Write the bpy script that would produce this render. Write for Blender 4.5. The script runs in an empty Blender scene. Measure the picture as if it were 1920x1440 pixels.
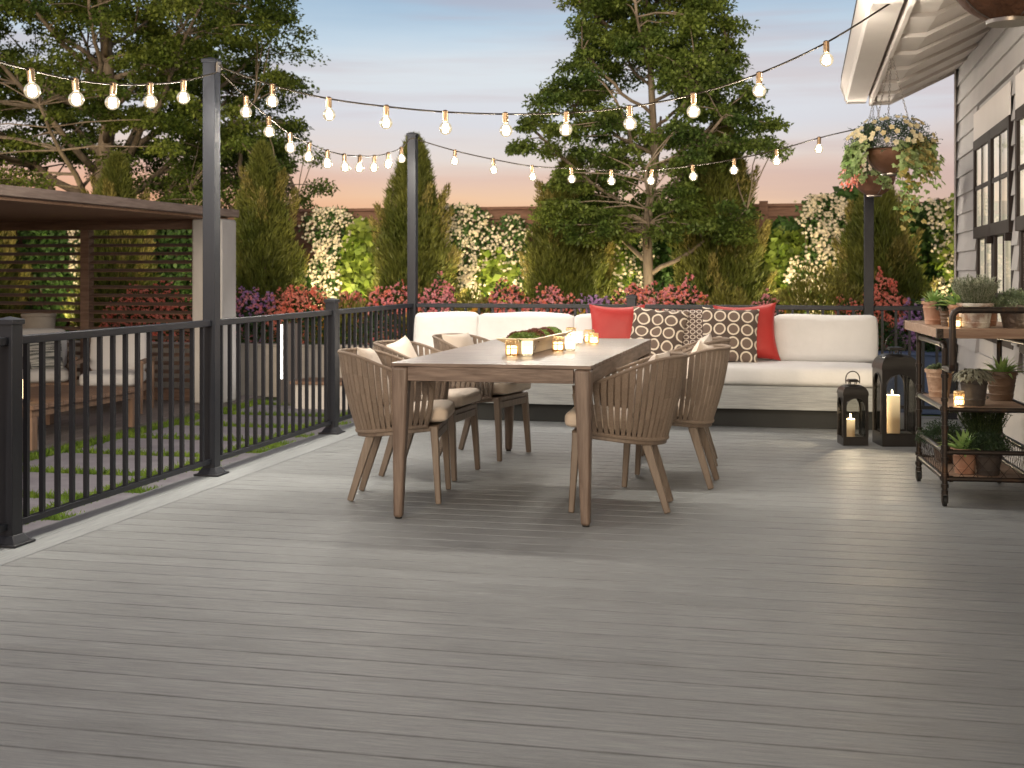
import bpy, bmesh, math, random
import numpy as np
from math import sin, cos, pi, radians, sqrt
from mathutils import Vector, Matrix
random.seed(7); RNG = np.random.default_rng(11)
C = bpy.context.scene.collection
S = bpy.context.scene

# ------------------------------------------------------------------ camera
cam_d = bpy.data.cameras.new("camera"); cam = bpy.data.objects.new("camera", cam_d); C.objects.link(cam)
cam.location = (0, 0, 1.19); cam.rotation_euler = (radians(90), 0, radians(12.794))
cam_d.lens = 45; cam_d.sensor_width = 36; cam_d.shift_y = -212/1920
cam_d.clip_start = 0.05; cam_d.clip_end = 2000
cam_d.dof.use_dof = True; cam_d.dof.focus_distance = 5.8; cam_d.dof.aperture_fstop = 6.3
S.camera = cam

# ------------------------------------------------------------------ world: dusk sky
W = bpy.data.worlds.new("World"); S.world = W; W.use_nodes = True
SUN_EL, SUN_AZ = radians(13), radians(177)     # sun stands behind the camera, a little to its right
nt = W.node_tree; nt.nodes.clear()
def wn(t, **k):
    n = nt.nodes.new(t)
    for a, v in k.items(): setattr(n, a, v)
    return n
out = wn('ShaderNodeOutputWorld'); add = wn('ShaderNodeAddShader')
bg1 = wn('ShaderNodeBackground'); bg2 = wn('ShaderNodeBackground')
sky = wn('ShaderNodeTexSky', sky_type='NISHITA', sun_disc=False, sun_elevation=SUN_EL, sun_rotation=SUN_AZ)
nt.links.new(sky.outputs[0], bg2.inputs[0]); bg2.inputs[1].default_value = 0.02
tc = wn('ShaderNodeTexCoord'); sep = wn('ShaderNodeSeparateXYZ'); nt.links.new(tc.outputs['Generated'], sep.inputs[0])
mp = wn('ShaderNodeMapping'); mp.inputs['Scale'].default_value = (2.2, 2.2, 16)
nt.links.new(tc.outputs['Generated'], mp.inputs[0])
cn = wn('ShaderNodeTexNoise'); cn.inputs['Scale'].default_value = 1.6; cn.inputs['Detail'].default_value = 5; cn.inputs['Roughness'].default_value = .55
nt.links.new(mp.outputs[0], cn.inputs[0])
m1 = wn('ShaderNodeMath', operation='MULTIPLY_ADD'); nt.links.new(cn.outputs[0], m1.inputs[0]); m1.inputs[1].default_value = .05
sb = wn('ShaderNodeMath', operation='SUBTRACT'); nt.links.new(sep.outputs[2], sb.inputs[0]); sb.inputs[1].default_value = .025
nt.links.new(sb.outputs[0], m1.inputs[2])
rp = wn('ShaderNodeValToRGB'); nt.links.new(m1.outputs[0], rp.inputs[0])
def lin(r, g, b): return tuple(((c/255)/12.92 if c/255 <= .04045 else ((c/255+.055)/1.055)**2.4) for c in (r, g, b)) + (1,)
stops = [(0, (216, 142, 106)), (.035, (232, 164, 124)), (.055, (236, 188, 154)), (.075, (222, 182, 168)), (.09, (226, 206, 198)), (.115, (214, 210, 218)),
         (.15, (218, 221, 226)), (.18, (190, 206, 221)), (.215, (158, 183, 207)), (.34, (98, 112, 132)), (1, (62, 74, 94))]
el = rp.color_ramp.elements
while len(el) < len(stops): el.new(.5)
for e, (p, c) in zip(el, stops): e.position = p; e.color = lin(*c)
# the half of the sky behind the camera, where the sun went down, is brighter and warmer
dt = wn('ShaderNodeVectorMath', operation='DOT_PRODUCT'); nt.links.new(tc.outputs['Generated'], dt.inputs[0])
dt.inputs[1].default_value = (sin(SUN_AZ)*.95, cos(SUN_AZ)*.95, .31)
mr = wn('ShaderNodeMapRange', interpolation_type='SMOOTHSTEP'); nt.links.new(dt.outputs['Value'], mr.inputs[0])
mr.inputs[1].default_value = -.35; mr.inputs[2].default_value = 1.0; mr.inputs[3].default_value = 0; mr.inputs[4].default_value = 1
gl = wn('ShaderNodeMix', data_type='RGBA', blend_type='ADD'); nt.links.new(mr.outputs[0], gl.inputs[0])
mp2 = wn('ShaderNodeMapping'); mp2.inputs['Scale'].default_value = (1.6, 1.6, 26); mp2.inputs['Location'].default_value = (.7, .2, .4)
nt.links.new(tc.outputs['Generated'], mp2.inputs[0]); cn2 = wn('ShaderNodeTexNoise'); cn2.inputs['Scale'].default_value = 1.5; cn2.inputs['Detail'].default_value = 6
nt.links.new(mp2.outputs[0], cn2.inputs[0]); cr = wn('ShaderNodeMapRange', interpolation_type='SMOOTHSTEP'); nt.links.new(cn2.outputs[0], cr.inputs[0])
cr.inputs[1].default_value = .44; cr.inputs[2].default_value = .64; cr.inputs[4].default_value = 1.0
cb = wn('ShaderNodeValToRGB'); nt.links.new(sep.outputs[2], cb.inputs[0])
for e, (p, v) in zip((cb.color_ramp.elements[0], cb.color_ramp.elements[1], cb.color_ramp.elements.new(.5), cb.color_ramp.elements.new(.6)), ((.0, .2), (.06, 1), (.12, .45), (.24, .25))): e.position = p; e.color = (v, v, v, 1)
cm_ = wn('ShaderNodeMath', operation='MULTIPLY'); nt.links.new(cr.outputs[0], cm_.inputs[0]); nt.links.new(cb.outputs[0], cm_.inputs[1])
cx_ = wn('ShaderNodeMix', data_type='RGBA'); nt.links.new(cm_.outputs[0], cx_.inputs[0]); nt.links.new(rp.outputs[0], cx_.inputs[6]); cx_.inputs[7].default_value = lin(192, 150, 148)
def side(a, b, lim):   # the glow near the horizon is orange to the left and fades to mauve on the right
    q = wn('ShaderNodeMapRange', interpolation_type='SMOOTHSTEP'); nt.links.new(sep.outputs[0], q.inputs[0]); q.inputs[1].default_value = a; q.inputs[2].default_value = b
    h = wn('ShaderNodeMapRange', interpolation_type='SMOOTHSTEP'); nt.links.new(sep.outputs[2], h.inputs[0]); h.inputs[1].default_value = lim; h.inputs[2].default_value = .03; h.inputs[3].default_value = 0; h.inputs[4].default_value = .85
    k = wn('ShaderNodeMath', operation='MULTIPLY'); nt.links.new(q.outputs[0], k.inputs[0]); nt.links.new(h.outputs[0], k.inputs[1]); return k
sl = wn('ShaderNodeMix', data_type='RGBA'); nt.links.new(side(-.26, -.52, .12).outputs[0], sl.inputs[0]); nt.links.new(cx_.outputs[2], sl.inputs[6]); sl.inputs[7].default_value = lin(228, 146, 110)
sr = wn('ShaderNodeMix', data_type='RGBA'); nt.links.new(side(-.06, .16, .16).outputs[0], sr.inputs[0]); nt.links.new(sl.outputs[2], sr.inputs[6]); sr.inputs[7].default_value = lin(188, 152, 152)
nt.links.new(sr.outputs[2], gl.inputs[6]); gl.inputs[7].default_value = (.20, .17, .14, 1)
nt.links.new(gl.outputs[2], bg1.inputs[0]); bg1.inputs[1].default_value = 0.84
nt.links.new(bg1.outputs[0], add.inputs[0]); nt.links.new(bg2.outputs[0], add.inputs[1]); nt.links.new(add.outputs[0], out.inputs[0])

# ------------------------------------------------------------------ sun (soft, low, warm)
sd = bpy.data.lights.new("sun", 'SUN'); sd.energy = 1.75; sd.angle = radians(24); sd.color = (1, .80, .58)
so = bpy.data.objects.new("sun", sd); C.objects.link(so)
sv = Vector((sin(SUN_AZ)*cos(SUN_EL), cos(SUN_AZ)*cos(SUN_EL), sin(SUN_EL)))
so.rotation_euler = sv.to_track_quat('Z', 'Y').to_euler(); so.location = (2, -4, 6)
S.view_settings.view_transform = 'Standard'; S.view_settings.look = 'None'
S.view_settings.exposure = 0.12; S.view_settings.gamma = 1
S.render.engine = 'CYCLES'
S.cycles.use_denoising = True; S.cycles.max_bounces = 7; S.cycles.transparent_max_bounces = 16
S.cycles.sample_clamp_indirect = 4; S.cycles.caustics_reflective = False; S.cycles.caustics_refractive = False
S.cycles.use_light_tree = True

# ------------------------------------------------------------------ materials
def mat(name, col, rough=.6, metal=0, col2=None, scale=(1, 1, 1), nscale=4, bump=0, bscale=None, island=0, spec=.5, detail=5, sheen=0, ramp=(.35, .65), bstretch=None, trans=0, coat=0):
    m = bpy.data.materials.new(name); m.use_nodes = True; n = m.node_tree.nodes; l = m.node_tree.links
    p = n['Principled BSDF']; p.inputs['Roughness'].default_value = rough; p.inputs['Metallic'].default_value = metal
    p.inputs['Specular IOR Level'].default_value = spec
    if sheen: p.inputs['Sheen Weight'].default_value = sheen
    if coat: p.inputs['Coat Weight'].default_value = coat
    c = tuple(col) + (1,)
    tcn = n.new('ShaderNodeTexCoord')
    src = None
    if col2 is not None:
        mpn = n.new('ShaderNodeMapping'); mpn.inputs['Scale'].default_value = scale; l.new(tcn.outputs['Object'], mpn.inputs[0])
        nz = n.new('ShaderNodeTexNoise'); nz.inputs['Scale'].default_value = nscale; nz.inputs['Detail'].default_value = detail
        nz.inputs['Roughness'].default_value = .6
        l.new(mpn.outputs[0], nz.inputs[0])
        r = n.new('ShaderNodeValToRGB'); r.color_ramp.elements[0].position = ramp[0]; r.color_ramp.elements[1].position = ramp[1]
        r.color_ramp.elements[0].color = c; r.color_ramp.elements[1].color = tuple(col2) + (1,)
        l.new(nz.outputs[0], r.inputs[0]); src = r.outputs[0]
    if island:
        g = n.new('ShaderNodeNewGeometry'); mm = n.new('ShaderNodeMapRange'); l.new(g.outputs['Random Per Island'], mm.inputs[0])
        mm.inputs[3].default_value = 1-island; mm.inputs[4].default_value = 1+island
        vm = n.new('ShaderNodeVectorMath'); vm.operation = 'SCALE'
        if src is not None: l.new(src, vm.inputs[0])
        else: vm.inputs[0].default_value = col
        l.new(mm.outputs[0], vm.inputs['Scale']); src = vm.outputs[0]
    if src is not None: l.new(src, p.inputs['Base Color'])
    else: p.inputs['Base Color'].default_value = c
    if bump:
        mb = n.new('ShaderNodeMapping'); mb.inputs['Scale'].default_value = bstretch or scale; l.new(tcn.outputs['Object'], mb.inputs[0])
        nb = n.new('ShaderNodeTexNoise'); nb.inputs['Scale'].default_value = bscale or nscale*3; nb.inputs['Detail'].default_value = 4
        l.new(mb.outputs[0], nb.inputs[0]); b = n.new('ShaderNodeBump'); b.inputs['Strength'].default_value = bump; b.inputs['Distance'].default_value = .01
        l.new(nb.outputs[0], b.inputs['Height']); l.new(b.outputs[0], p.inputs['Normal'])
    if trans:
        o = n['Material Output']; t = n.new('ShaderNodeBsdfTranslucent'); mx = n.new('ShaderNodeMixShader'); mx.inputs[0].default_value = trans
        if src is not None: l.new(src, t.inputs[0])
        else: t.inputs[0].default_value = c
        l.new(p.outputs[0], mx.inputs[1]); l.new(t.outputs[0], mx.inputs[2]); l.new(mx.outputs[0], o.inputs[0])
    return m
def emit(name, col, s, mix=None, tint=(1, 1, 1)):
    m = bpy.data.materials.new(name); m.use_nodes = True; n = m.node_tree.nodes; l = m.node_tree.links
    n.remove(n['Principled BSDF']); e = n.new('ShaderNodeEmission'); e.inputs[0].default_value = tuple(col)+(1,); e.inputs[1].default_value = s
    o = n['Material Output']
    if mix is None: l.new(e.outputs[0], o.inputs[0])
    else:
        t = n.new('ShaderNodeBsdfTransparent'); t.inputs[0].default_value = tint+(1,) if len(tint) == 3 else tint
        g = n.new('ShaderNodeBsdfGlossy'); g.inputs['Roughness'].default_value = .03
        f = n.new('ShaderNodeFresnel'); f.inputs[0].default_value = 1.4
        m0 = n.new('ShaderNodeMixShader'); l.new(f.outputs[0], m0.inputs[0]); l.new(t.outputs[0], m0.inputs[1]); l.new(g.outputs[0], m0.inputs[2])
        m1_ = n.new('ShaderNodeMixShader'); m1_.inputs[0].default_value = mix; l.new(m0.outputs[0], m1_.inputs[1]); l.new(e.outputs[0], m1_.inputs[2])
        l.new(m1_.outputs[0], o.inputs[0])
    return m
def glass(name, tint=(.95, .96, .95), gl=None):
    m = bpy.data.materials.new(name); m.use_nodes = True; n = m.node_tree.nodes; l = m.node_tree.links
    n.remove(n['Principled BSDF']); o = n['Material Output']
    t = n.new('ShaderNodeBsdfTransparent'); t.inputs[0].default_value = tint+(1,)
    g = n.new('ShaderNodeBsdfGlossy'); g.inputs['Roughness'].default_value = .02
    f = n.new('ShaderNodeFresnel'); f.inputs[0].default_value = 1.45
    m0 = n.new('ShaderNodeMixShader'); l.new(f.outputs[0], m0.inputs[0]); l.new(t.outputs[0], m0.inputs[1]); l.new(g.outputs[0], m0.inputs[2]); l.new(m0.outputs[0], o.inputs[0])
    return m
def ring_mat(name, n_, bg, fg, line=.055, rad=.39, inner=(.16, .115, .09), jit=0.0, sy=1.0):
    """woven rows of pale rings on a dark cloth; pattern lies in the pillow's own x-z plane"""
    m = bpy.data.materials.new(name); m.use_nodes = True; n = m.node_tree.nodes; l = m.node_tree.links
    p = n['Principled BSDF']; p.inputs['Roughness'].default_value = .95; p.inputs['Sheen Weight'].default_value = .05
    tcn = n.new('ShaderNodeTexCoord'); mpn = n.new('ShaderNodeMapping'); l.new(tcn.outputs['Object'], mpn.inputs[0])
    mpn.inputs['Scale'].default_value = (n_, 0, n_*sy); mpn.inputs['Location'].default_value = (20.25, 0, 20.1)
    nz = n.new('ShaderNodeTexNoise'); nz.inputs['Scale'].default_value = 5; l.new(tcn.outputs['Object'], nz.inputs[0])
    va = n.new('ShaderNodeVectorMath'); va.operation = 'MULTIPLY_ADD'; l.new(nz.outputs['Color'], va.inputs[0]); va.inputs[1].default_value = (jit,)*3
    l.new(mpn.outputs[0], va.inputs[2])
    fr = n.new('ShaderNodeVectorMath'); fr.operation = 'FRACTION'; l.new(va.outputs[0], fr.inputs[0])
    s_ = n.new('ShaderNodeVectorMath'); s_.operation = 'SUBTRACT'; l.new(fr.outputs[0], s_.inputs[0]); s_.inputs[1].default_value = (.5, 0, .5)
    mu = n.new('ShaderNodeVectorMath'); mu.operation = 'MULTIPLY'; l.new(s_.outputs[0], mu.inputs[0]); mu.inputs[1].default_value = (1, 0, 1)
    ln = n.new('ShaderNodeVectorMath'); ln.operation = 'LENGTH'; l.new(mu.outputs[0], ln.inputs[0])
    d = n.new('ShaderNodeMath'); d.operation = 'SUBTRACT'; l.new(ln.outputs['Value'], d.inputs[0]); d.inputs[1].default_value = rad
    ab = n.new('ShaderNodeMath'); ab.operation = 'ABSOLUTE'; l.new(d.outputs[0], ab.inputs[0])
    lt = n.new('ShaderNodeMath'); lt.operation = 'LESS_THAN'; l.new(ab.outputs[0], lt.inputs[0]); lt.inputs[1].default_value = line
    li = n.new('ShaderNodeMath'); li.operation = 'LESS_THAN'; l.new(ln.outputs['Value'], li.inputs[0]); li.inputs[1].default_value = rad
    mxa = n.new('ShaderNodeMix'); mxa.data_type = 'RGBA'; l.new(li.outputs[0], mxa.inputs[0]); mxa.inputs[6].default_value = bg+(1,); mxa.inputs[7].default_value = inner+(1,)
    mxb = n.new('ShaderNodeMix'); mxb.data_type = 'RGBA'; l.new(lt.outputs[0], mxb.inputs[0]); l.new(mxa.outputs[2], mxb.inputs[6]); mxb.inputs[7].default_value = fg+(1,)
    l.new(mxb.outputs[2], p.inputs['Base Color'])
    nb = n.new('ShaderNodeTexNoise'); nb.inputs['Scale'].default_value = 220; l.new(tcn.outputs['Object'], nb.inputs[0])
    b = n.new('ShaderNodeBump'); b.inputs['Strength'].default_value = .5; b.inputs['Distance'].default_value = .004; l.new(nb.outputs[0], b.inputs['Height']); l.new(b.outputs[0], p.inputs['Normal'])
    return m
def streak_mat(name, a, b, stretch, nscale, rough, isl=.07, bumpv=.25):
    """brushed composite board: fine long streaks plus broad blotches"""
    m = mat(name, a, rough, 0, b, stretch, nscale, bumpv, nscale*2, island=isl, spec=.4, detail=8, ramp=(.3, .7))
    n = m.node_tree.nodes; l = m.node_tree.links; p = n['Principled BSDF']
    tcn = n.new('ShaderNodeTexCoord'); nz = n.new('ShaderNodeTexNoise'); nz.inputs['Scale'].default_value = 2.3; nz.inputs['Detail'].default_value = 3
    mp_ = n.new('ShaderNodeMapping'); mp_.inputs['Scale'].default_value = tuple(min(1, s*.5) if s < 1 else s**.3 for s in stretch); l.new(tcn.outputs['Object'], mp_.inputs[0]); l.new(mp_.outputs[0], nz.inputs[0])
    mr_ = n.new('ShaderNodeMapRange'); mr_.inputs[1].default_value = .3; mr_.inputs[2].default_value = .7; mr_.inputs[3].default_value = .88; mr_.inputs[4].default_value = 1.1
    l.new(nz.outputs[0], mr_.inputs[0]); vm = n.new('ShaderNodeVectorMath'); vm.operation = 'SCALE'
    src = p.inputs['Base Color'].links[0].from_socket; l.new(src, vm.inputs[0]); l.new(mr_.outputs[0], vm.inputs['Scale']); l.new(vm.outputs[0], p.inputs['Base Color'])
    r2 = n.new('ShaderNodeMapRange'); r2.inputs[1].default_value = .3; r2.inputs[2].default_value = .7; r2.inputs[3].default_value = rough-.07; r2.inputs[4].default_value = rough+.1
    l.new(nz.outputs[0], r2.inputs[0]); l.new(r2.outputs[0], p.inputs['Roughness'])
    return m
M = {}
M['deck'] = streak_mat('deck_board', (.130, .138, .141), (.375, .395, .40), (.9, 60, 1), 6, .42, .045, .5)
M['deckY'] = streak_mat('deck_border_board', (.17, .182, .187), (.345, .366, .372), (60, .9, 1), 6, .55, .04, .35)
M['dark'] = mat('shadow_gap', (.015, .015, .015), .9)
M['alu'] = mat('black_powder_coat', (.012, .0145, .021), .42, 0, (.018, .0195, .025), (1, 1, 1), 3, .06, 260, spec=.35)
M['aludark'] = M['alu']
M['table'] = mat('weathered_table_wood', (.085, .056, .042), .36, 0, (.215, .158, .125), (2.2, 22, 22), 2.2, .12, 6, spec=.45, detail=8)
M['tableY'] = mat('weathered_table_wood_side', (.10, .07, .052), .45, 0, (.235, .18, .142), (22, 2.2, 22), 2.2, .12, 6, detail=8)
M['tableZ'] = mat('weathered_table_wood_leg', (.09, .06, .045), .45, 0, (.215, .16, .125), (22, 22, 1.6), 2.2, .12, 6, detail=8)
M['chairleg'] = mat('chair_leg_wood', (.135, .10, .074), .45, 0, (.20, .155, .12), (18, 18, 1.5), 3, .08, 8)
M['strap'] = mat('woven_strap', (.255, .192, .145), .8, 0, (.41, .32, .25), (30, 30, 30), 9, .8, 60, island=.12)
M['cream'] = mat('cream_cushion_fabric', (.66, .56, .46), .92, 0, (.72, .62, .52), (1, 1, 1), 6, .25, 300, sheen=.2)
M['creamd'] = mat('taupe_pillow_fabric', (.60, .52, .43), .92, 0, (.67, .58, .49), (1, 1, 1), 6, .25, 300, sheen=.2)
M['white'] = mat('white_sofa_fabric', (.60, .595, .585), .9, 0, (.66, .65, .64), (1, 1, 1), 3, .8, 8, sheen=.1)
M['greybase'] = streak_mat('grey_sofa_base', (.25, .26, .26), (.40, .41, .405), (1, 1, 26), 6, .6, 0)
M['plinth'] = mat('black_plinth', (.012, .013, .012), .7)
M['red'] = mat('red_pillow_fabric', (.33, .014, .010), .55, 0, (.38, .018, .013), (1, 1, 1), 5, .6, 9, sheen=.1)
M['ringL'] = ring_mat('large_ring_cloth', 9.4, (.085, .06, .048), (.70, .62, .50))
M['ringL2'] = ring_mat('large_ring_cloth_wavy', 9.0, (.085, .06, .048), (.70, .62, .50), jit=.5, sy=1.05)
M['ringS'] = ring_mat('small_ring_cloth', 19, (.10, .07, .06), (.66, .58, .50), line=.07, rad=.37, inner=(.12, .085, .07), sy=1.25)
M['gold'] = mat('gold_filigree', (.75, .50, .24), .3, .9)
M['black'] = mat('black_lantern_metal', (.040, .036, .032), .30, .6, (.052, .047, .042), (1, 1, 1), 5, .05, 200)
M['glass'] = glass('lantern_glass', (.93, .93, .91))
M['pipe'] = mat('rusty_black_pipe', (.045, .036, .030), .38, .75, (.12, .065, .035), (1, 1, 1), 14, .12, 60, ramp=(.55, .8))
M['shelf'] = mat('shelf_wood', (.26, .155, .10), .6, 0, (.38, .26, .18), (2, 20, 20), 2, .15, 8)
M['terra'] = mat('terracotta', (.38, .19, .12), .85, 0, (.48, .29, .2), (1, 1, 1), 9, .3, 70)
M['terra2'] = mat('textured_clay', (.40, .24, .15), .9, 0, (.52, .36, .25), (1, 1, 1), 22, .8, 60)
M['darkpot'] = mat('charcoal_clay', (.05, .043, .038), .55, 0, (.085, .07, .06), (1, 1, 2), 12, .3, 50)
M['brownpot'] = mat('dark_brown_glaze', (.10, .062, .04), .45, 0, (.17, .11, .07), (1, 1, 3), 9, .4, 50)
M['whitepot'] = mat('whitewashed_clay', (.30, .19, .14), .85, 0, (.62, .57, .50), (1, 1, 1), 10, .4, 60, ramp=(.36, .5))
M['metpot'] = mat('hammered_metal', (.22, .18, .15), .35, .85, (.30, .25, .21), (1, 1, 1), 8, .9, 45)
M['soil'] = mat('potting_soil', (.03, .02, .014), 1, bump=1, bscale=80)
M['siding'] = mat('painted_siding', (.37, .35, .34), .6, 0, (.42, .395, .38), (1, 1, 1), 3, .05, 60)
M['trim'] = mat('white_trim', (.62, .56, .51), .55, 0, (.66, .60, .55), (1, 1, 1), 2)
M['winframe'] = mat('dark_window_frame', (.036, .026, .022), .6, spec=.2)
M['curtain'] = None
M['copper'] = mat('copper_bowl', (.16, .075, .045), .45, .5, (.24, .12, .07), (1, 1, 1), 6, .2, 60)
M['copper_rough'] = mat('coconut_fibre_bowl', (.13, .058, .03), .8, .2, (.20, .095, .05), (1, 1, 1), 20, .8, 90)
M['steel'] = mat('chain_steel', (.35, .31, .27), .35, .9)
M['cedar'] = mat('cedar_fence', (.17, .088, .058), .75, 0, (.28, .155, .105), (3, 3, 24), 1.6, .2, 12, island=.15)
M['pergola'] = mat('dark_stained_wood', (.13, .075, .052), .6, 0, (.22, .14, .10), (2, 2, 22), 2, .15, 10, island=.1)
M['pergroof'] = mat('pergola_roof_wood', (.22, .16, .13), .65, 0, (.34, .26, .21), (22, 2, 22), 2, .15, 10)
M['soffitw'] = mat('pergola_ceiling_wood', (.26, .15, .10), .6, 0, (.38, .24, .16), (2, 22, 22), 2, .1, 10)
M['stucco'] = mat('white_stucco', (.52, .50, .47), .85, 0, (.60, .58, .55), (1, 1, .4), 4, .15, 60)
M['concrete'] = mat('planter_concrete', (.36, .325, .28), .85, 0, (.45, .41, .36), (1, 1, 1), 3, .15, 60)
M['shadewall'] = mat('shade_tinted_wall', (.07, .105, .19), .7, 0, (.09, .13, .22), (1, 1, 1), 3, .1, 60)  # bluish dusk shade on the planter wall, put into its base colour
M['paver'] = mat('slate_paver', (.27, .26, .29), .75, 0, (.34, .325, .36), (1, 1, 1), 5, .25, 80, island=.08)
M['platform'] = mat('terrace_plank', (.17, .145, .135), .7, 0, (.25, .215, .2), (22, 2, 22), 2, .1, 10, island=.06)
M['lawn'] = mat('lawn_soil', (.035, .06, .012), .95, 0, (.06, .1, .02), (1, 1, 1), 9, .5, 60)
M['earth'] = mat('bed_earth', (.035, .028, .018), .95, 0, (.05, .045, .02), (1, 1, 1), 9, .5, 60)
M['grass'] = mat('grass_blade', (.12, .22, .02), .7, 0, (.22, .32, .04), (1, 1, 1), 3, island=.3, trans=.3)
M['loungewood'] = mat('lounge_teak', (.19, .115, .075), .6, 0, (.27, .175, .12), (20, 20, 2), 2, .1, 8)
M['grill'] = mat('bollard_grey', (.10, .09, .09), .6)
M['bark'] = mat('tree_bark', (.20, .155, .11), .9, 0, (.36, .29, .21), (1, 1, .25), 14, .6, 30)
M['stem'] = mat('green_stem', (.08, .12, .03), .7)
def leafm(name, a, b, isl=.35, ns=.9, tr=.35, rough=.55): return mat(name, a, rough, 0, b, (1, 1, 1), ns, island=isl, trans=tr, ramp=(.38, .62))
M['leafA'] = leafm('broadleaf_tree_leaf', (.09, .155, .025), (.28, .34, .06), .45, 1.3, .45)
M['leafB'] = leafm('slender_tree_leaf', (.10, .17, .035), (.28, .36, .07), .45, 1.3, .45)
M['conifer'] = leafm('conifer_spray', (.115, .15, .024), (.27, .285, .06), .4, 1.6)
M['conifer2'] = leafm('golden_conifer_spray', (.26, .24, .05), (.44, .38, .12), .4, 1.6)
M['ivy'] = leafm('climber_leaf', (.045, .105, .022), (.09, .18, .04), .35, 3)
M['vine'] = leafm('broad_vine_leaf', (.14, .23, .022), (.32, .40, .07), .3, 2)
M['bushdark'] = leafm('bush_leaf', (.022, .06, .014), (.05, .10, .02), .4, 3)
M['bushyel'] = leafm('golden_bush_leaf', (.18, .19, .03), (.34, .32, .07), .35, 4)
M['sage'] = leafm('sage_leaf', (.24, .235, .17), (.36, .35, .26), .25, 8, .15, .8)
M['rosemary'] = leafm('rosemary_needle', (.26, .28, .20), (.44, .45, .33), .35, 12, .15)
M['thyme'] = leafm('thyme_leaf', (.16, .22, .12), (.32, .38, .22), .35, 16, .2)
M['darkherb'] = leafm('dark_herb_leaf', (.02, .045, .018), (.045, .08, .03), .4, 12, .2)
M['agave'] = leafm('strap_leaf', (.22, .40, .10), (.42, .56, .20), .2, 12, .25, .4)
M['hangleaf'] = leafm('trailing_leaf', (.26, .40, .12), (.52, .60, .28), .3, 9, .3)
M['hangleaf2'] = leafm('yellowing_trailing_leaf', (.42, .33, .08), (.55, .47, .20), .3, 9, .3)
M['hangdark'] = leafm('fine_basket_leaf', (.03, .062, .028), (.065, .11, .045), .4, 9, .2)
M['petalcream'] = leafm('cream_petal', (.75, .60, .30), (.80, .70, .45), .12, 9, .3)
M['petalwhite'] = leafm('white_petal', (.84, .73, .52), (.90, .82, .66), .12, 4, .3)
M['coral'] = leafm('coral_petal', (.92, .26, .17), (.94, .42, .32), .2, 5, .3)
M['pink'] = leafm('pink_petal', (.88, .30, .34), (.92, .46, .50), .2, 5, .3)
M['purple'] = leafm('purple_petal', (.50, .26, .58), (.70, .44, .72), .25, 5, .3)
M['orange'] = leafm('orange_petal', (.80, .34, .04), (.88, .52, .10), .2, 5, .3)
M['succ'] = leafm('green_succulent', (.10, .17, .03), (.20, .28, .06), .3, 20, .1)
M['succr'] = leafm('burgundy_succulent', (.10, .025, .018), (.17, .05, .03), .3, 20, .1)
M['filament'] = emit('lit_filament', (1, .88, .64), 60)
M['globe'] = emit('glowing_globe_glass', (1, .82, .50), 2.2, .24)
M['brass'] = mat('brass_socket', (.30, .20, .12), .4, .8, (.36, .25, .15), (1, 1, 1), 8)
M['cable'] = mat('cable_rubber', (.045, .038, .03), .9, spec=.1)
M['candleglass'] = emit('lit_frosted_glass', (1, .80, .52), 1.9, .62)
M['candlelit'] = emit('lit_candle_glow', (1, .72, .38), 8)
M['flame'] = emit('candle_flame', (1, .75, .4), 60)
M['wax'] = mat('ivory_wax', (.78, .66, .48), .5, trans=.3)
M['waxglow'] = None
M['tubelight'] = emit('bollard_light_tube', (1, .97, .93), 7)
def curtain_mat():
    m = bpy.data.materials.new('lit_curtain'); m.use_nodes = True; n = m.node_tree.nodes; l = m.node_tree.links
    p = n['Principled BSDF']; p.inputs['Roughness'].default_value = .9; p.inputs['Base Color'].default_value = (.7, .64, .54, 1)
    p.inputs['Emission Color'].default_value = (1, .88, .70, 1)
    tcn = n.new('ShaderNodeTexCoord'); mq = n.new('ShaderNodeMapping'); mq.inputs['Scale'].default_value = (0, 3.6, .1); l.new(tcn.outputs['Object'], mq.inputs[0])
    nz = n.new('ShaderNodeTexNoise'); nz.inputs['Scale'].default_value = 1.3; nz.inputs['Detail'].default_value = 3; l.new(mq.outputs[0], nz.inputs[0])
    q = n.new('ShaderNodeMapRange'); q.inputs[1].default_value = .35; q.inputs[2].default_value = .65; q.inputs[3].default_value = .28; q.inputs[4].default_value = 1.0; l.new(nz.outputs[0], q.inputs[0]); l.new(q.outputs[0], p.inputs['Emission Strength'])  # backlit glow and fold shading painted into the emission as vertical stripes
    return m
M['curtain'] = curtain_mat()
M['room'] = mat('room_wall', (.08, .075, .065), .8)
def wax_mat():
    # a lit pillar candle: a glow painted into the upper wax imitates flame light
    m = bpy.data.materials.new('lit_pillar_wax'); m.use_nodes = True; n = m.node_tree.nodes; l = m.node_tree.links
    p = n['Principled BSDF']; p.inputs['Base Color'].default_value = (.72, .56, .36, 1); p.inputs['Roughness'].default_value = .45
    p.inputs['Subsurface Weight'].default_value = .0
    tcn = n.new('ShaderNodeTexCoord'); sp = n.new('ShaderNodeSeparateXYZ'); l.new(tcn.outputs['Generated'], sp.inputs[0])
    r = n.new('ShaderNodeValToRGB'); r.color_ramp.elements[0].position = .35; r.color_ramp.elements[0].color = (.10, .055, .022, 1)
    r.color_ramp.elements[1].position = 1; r.color_ramp.elements[1].color = (1, .76, .42, 1); l.new(sp.outputs[2], r.inputs[0])
    l.new(r.outputs[0], p.inputs['Emission Color']); p.inputs['Emission Strength'].default_value = .9
    return m
M['waxglow'] = wax_mat()

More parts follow.
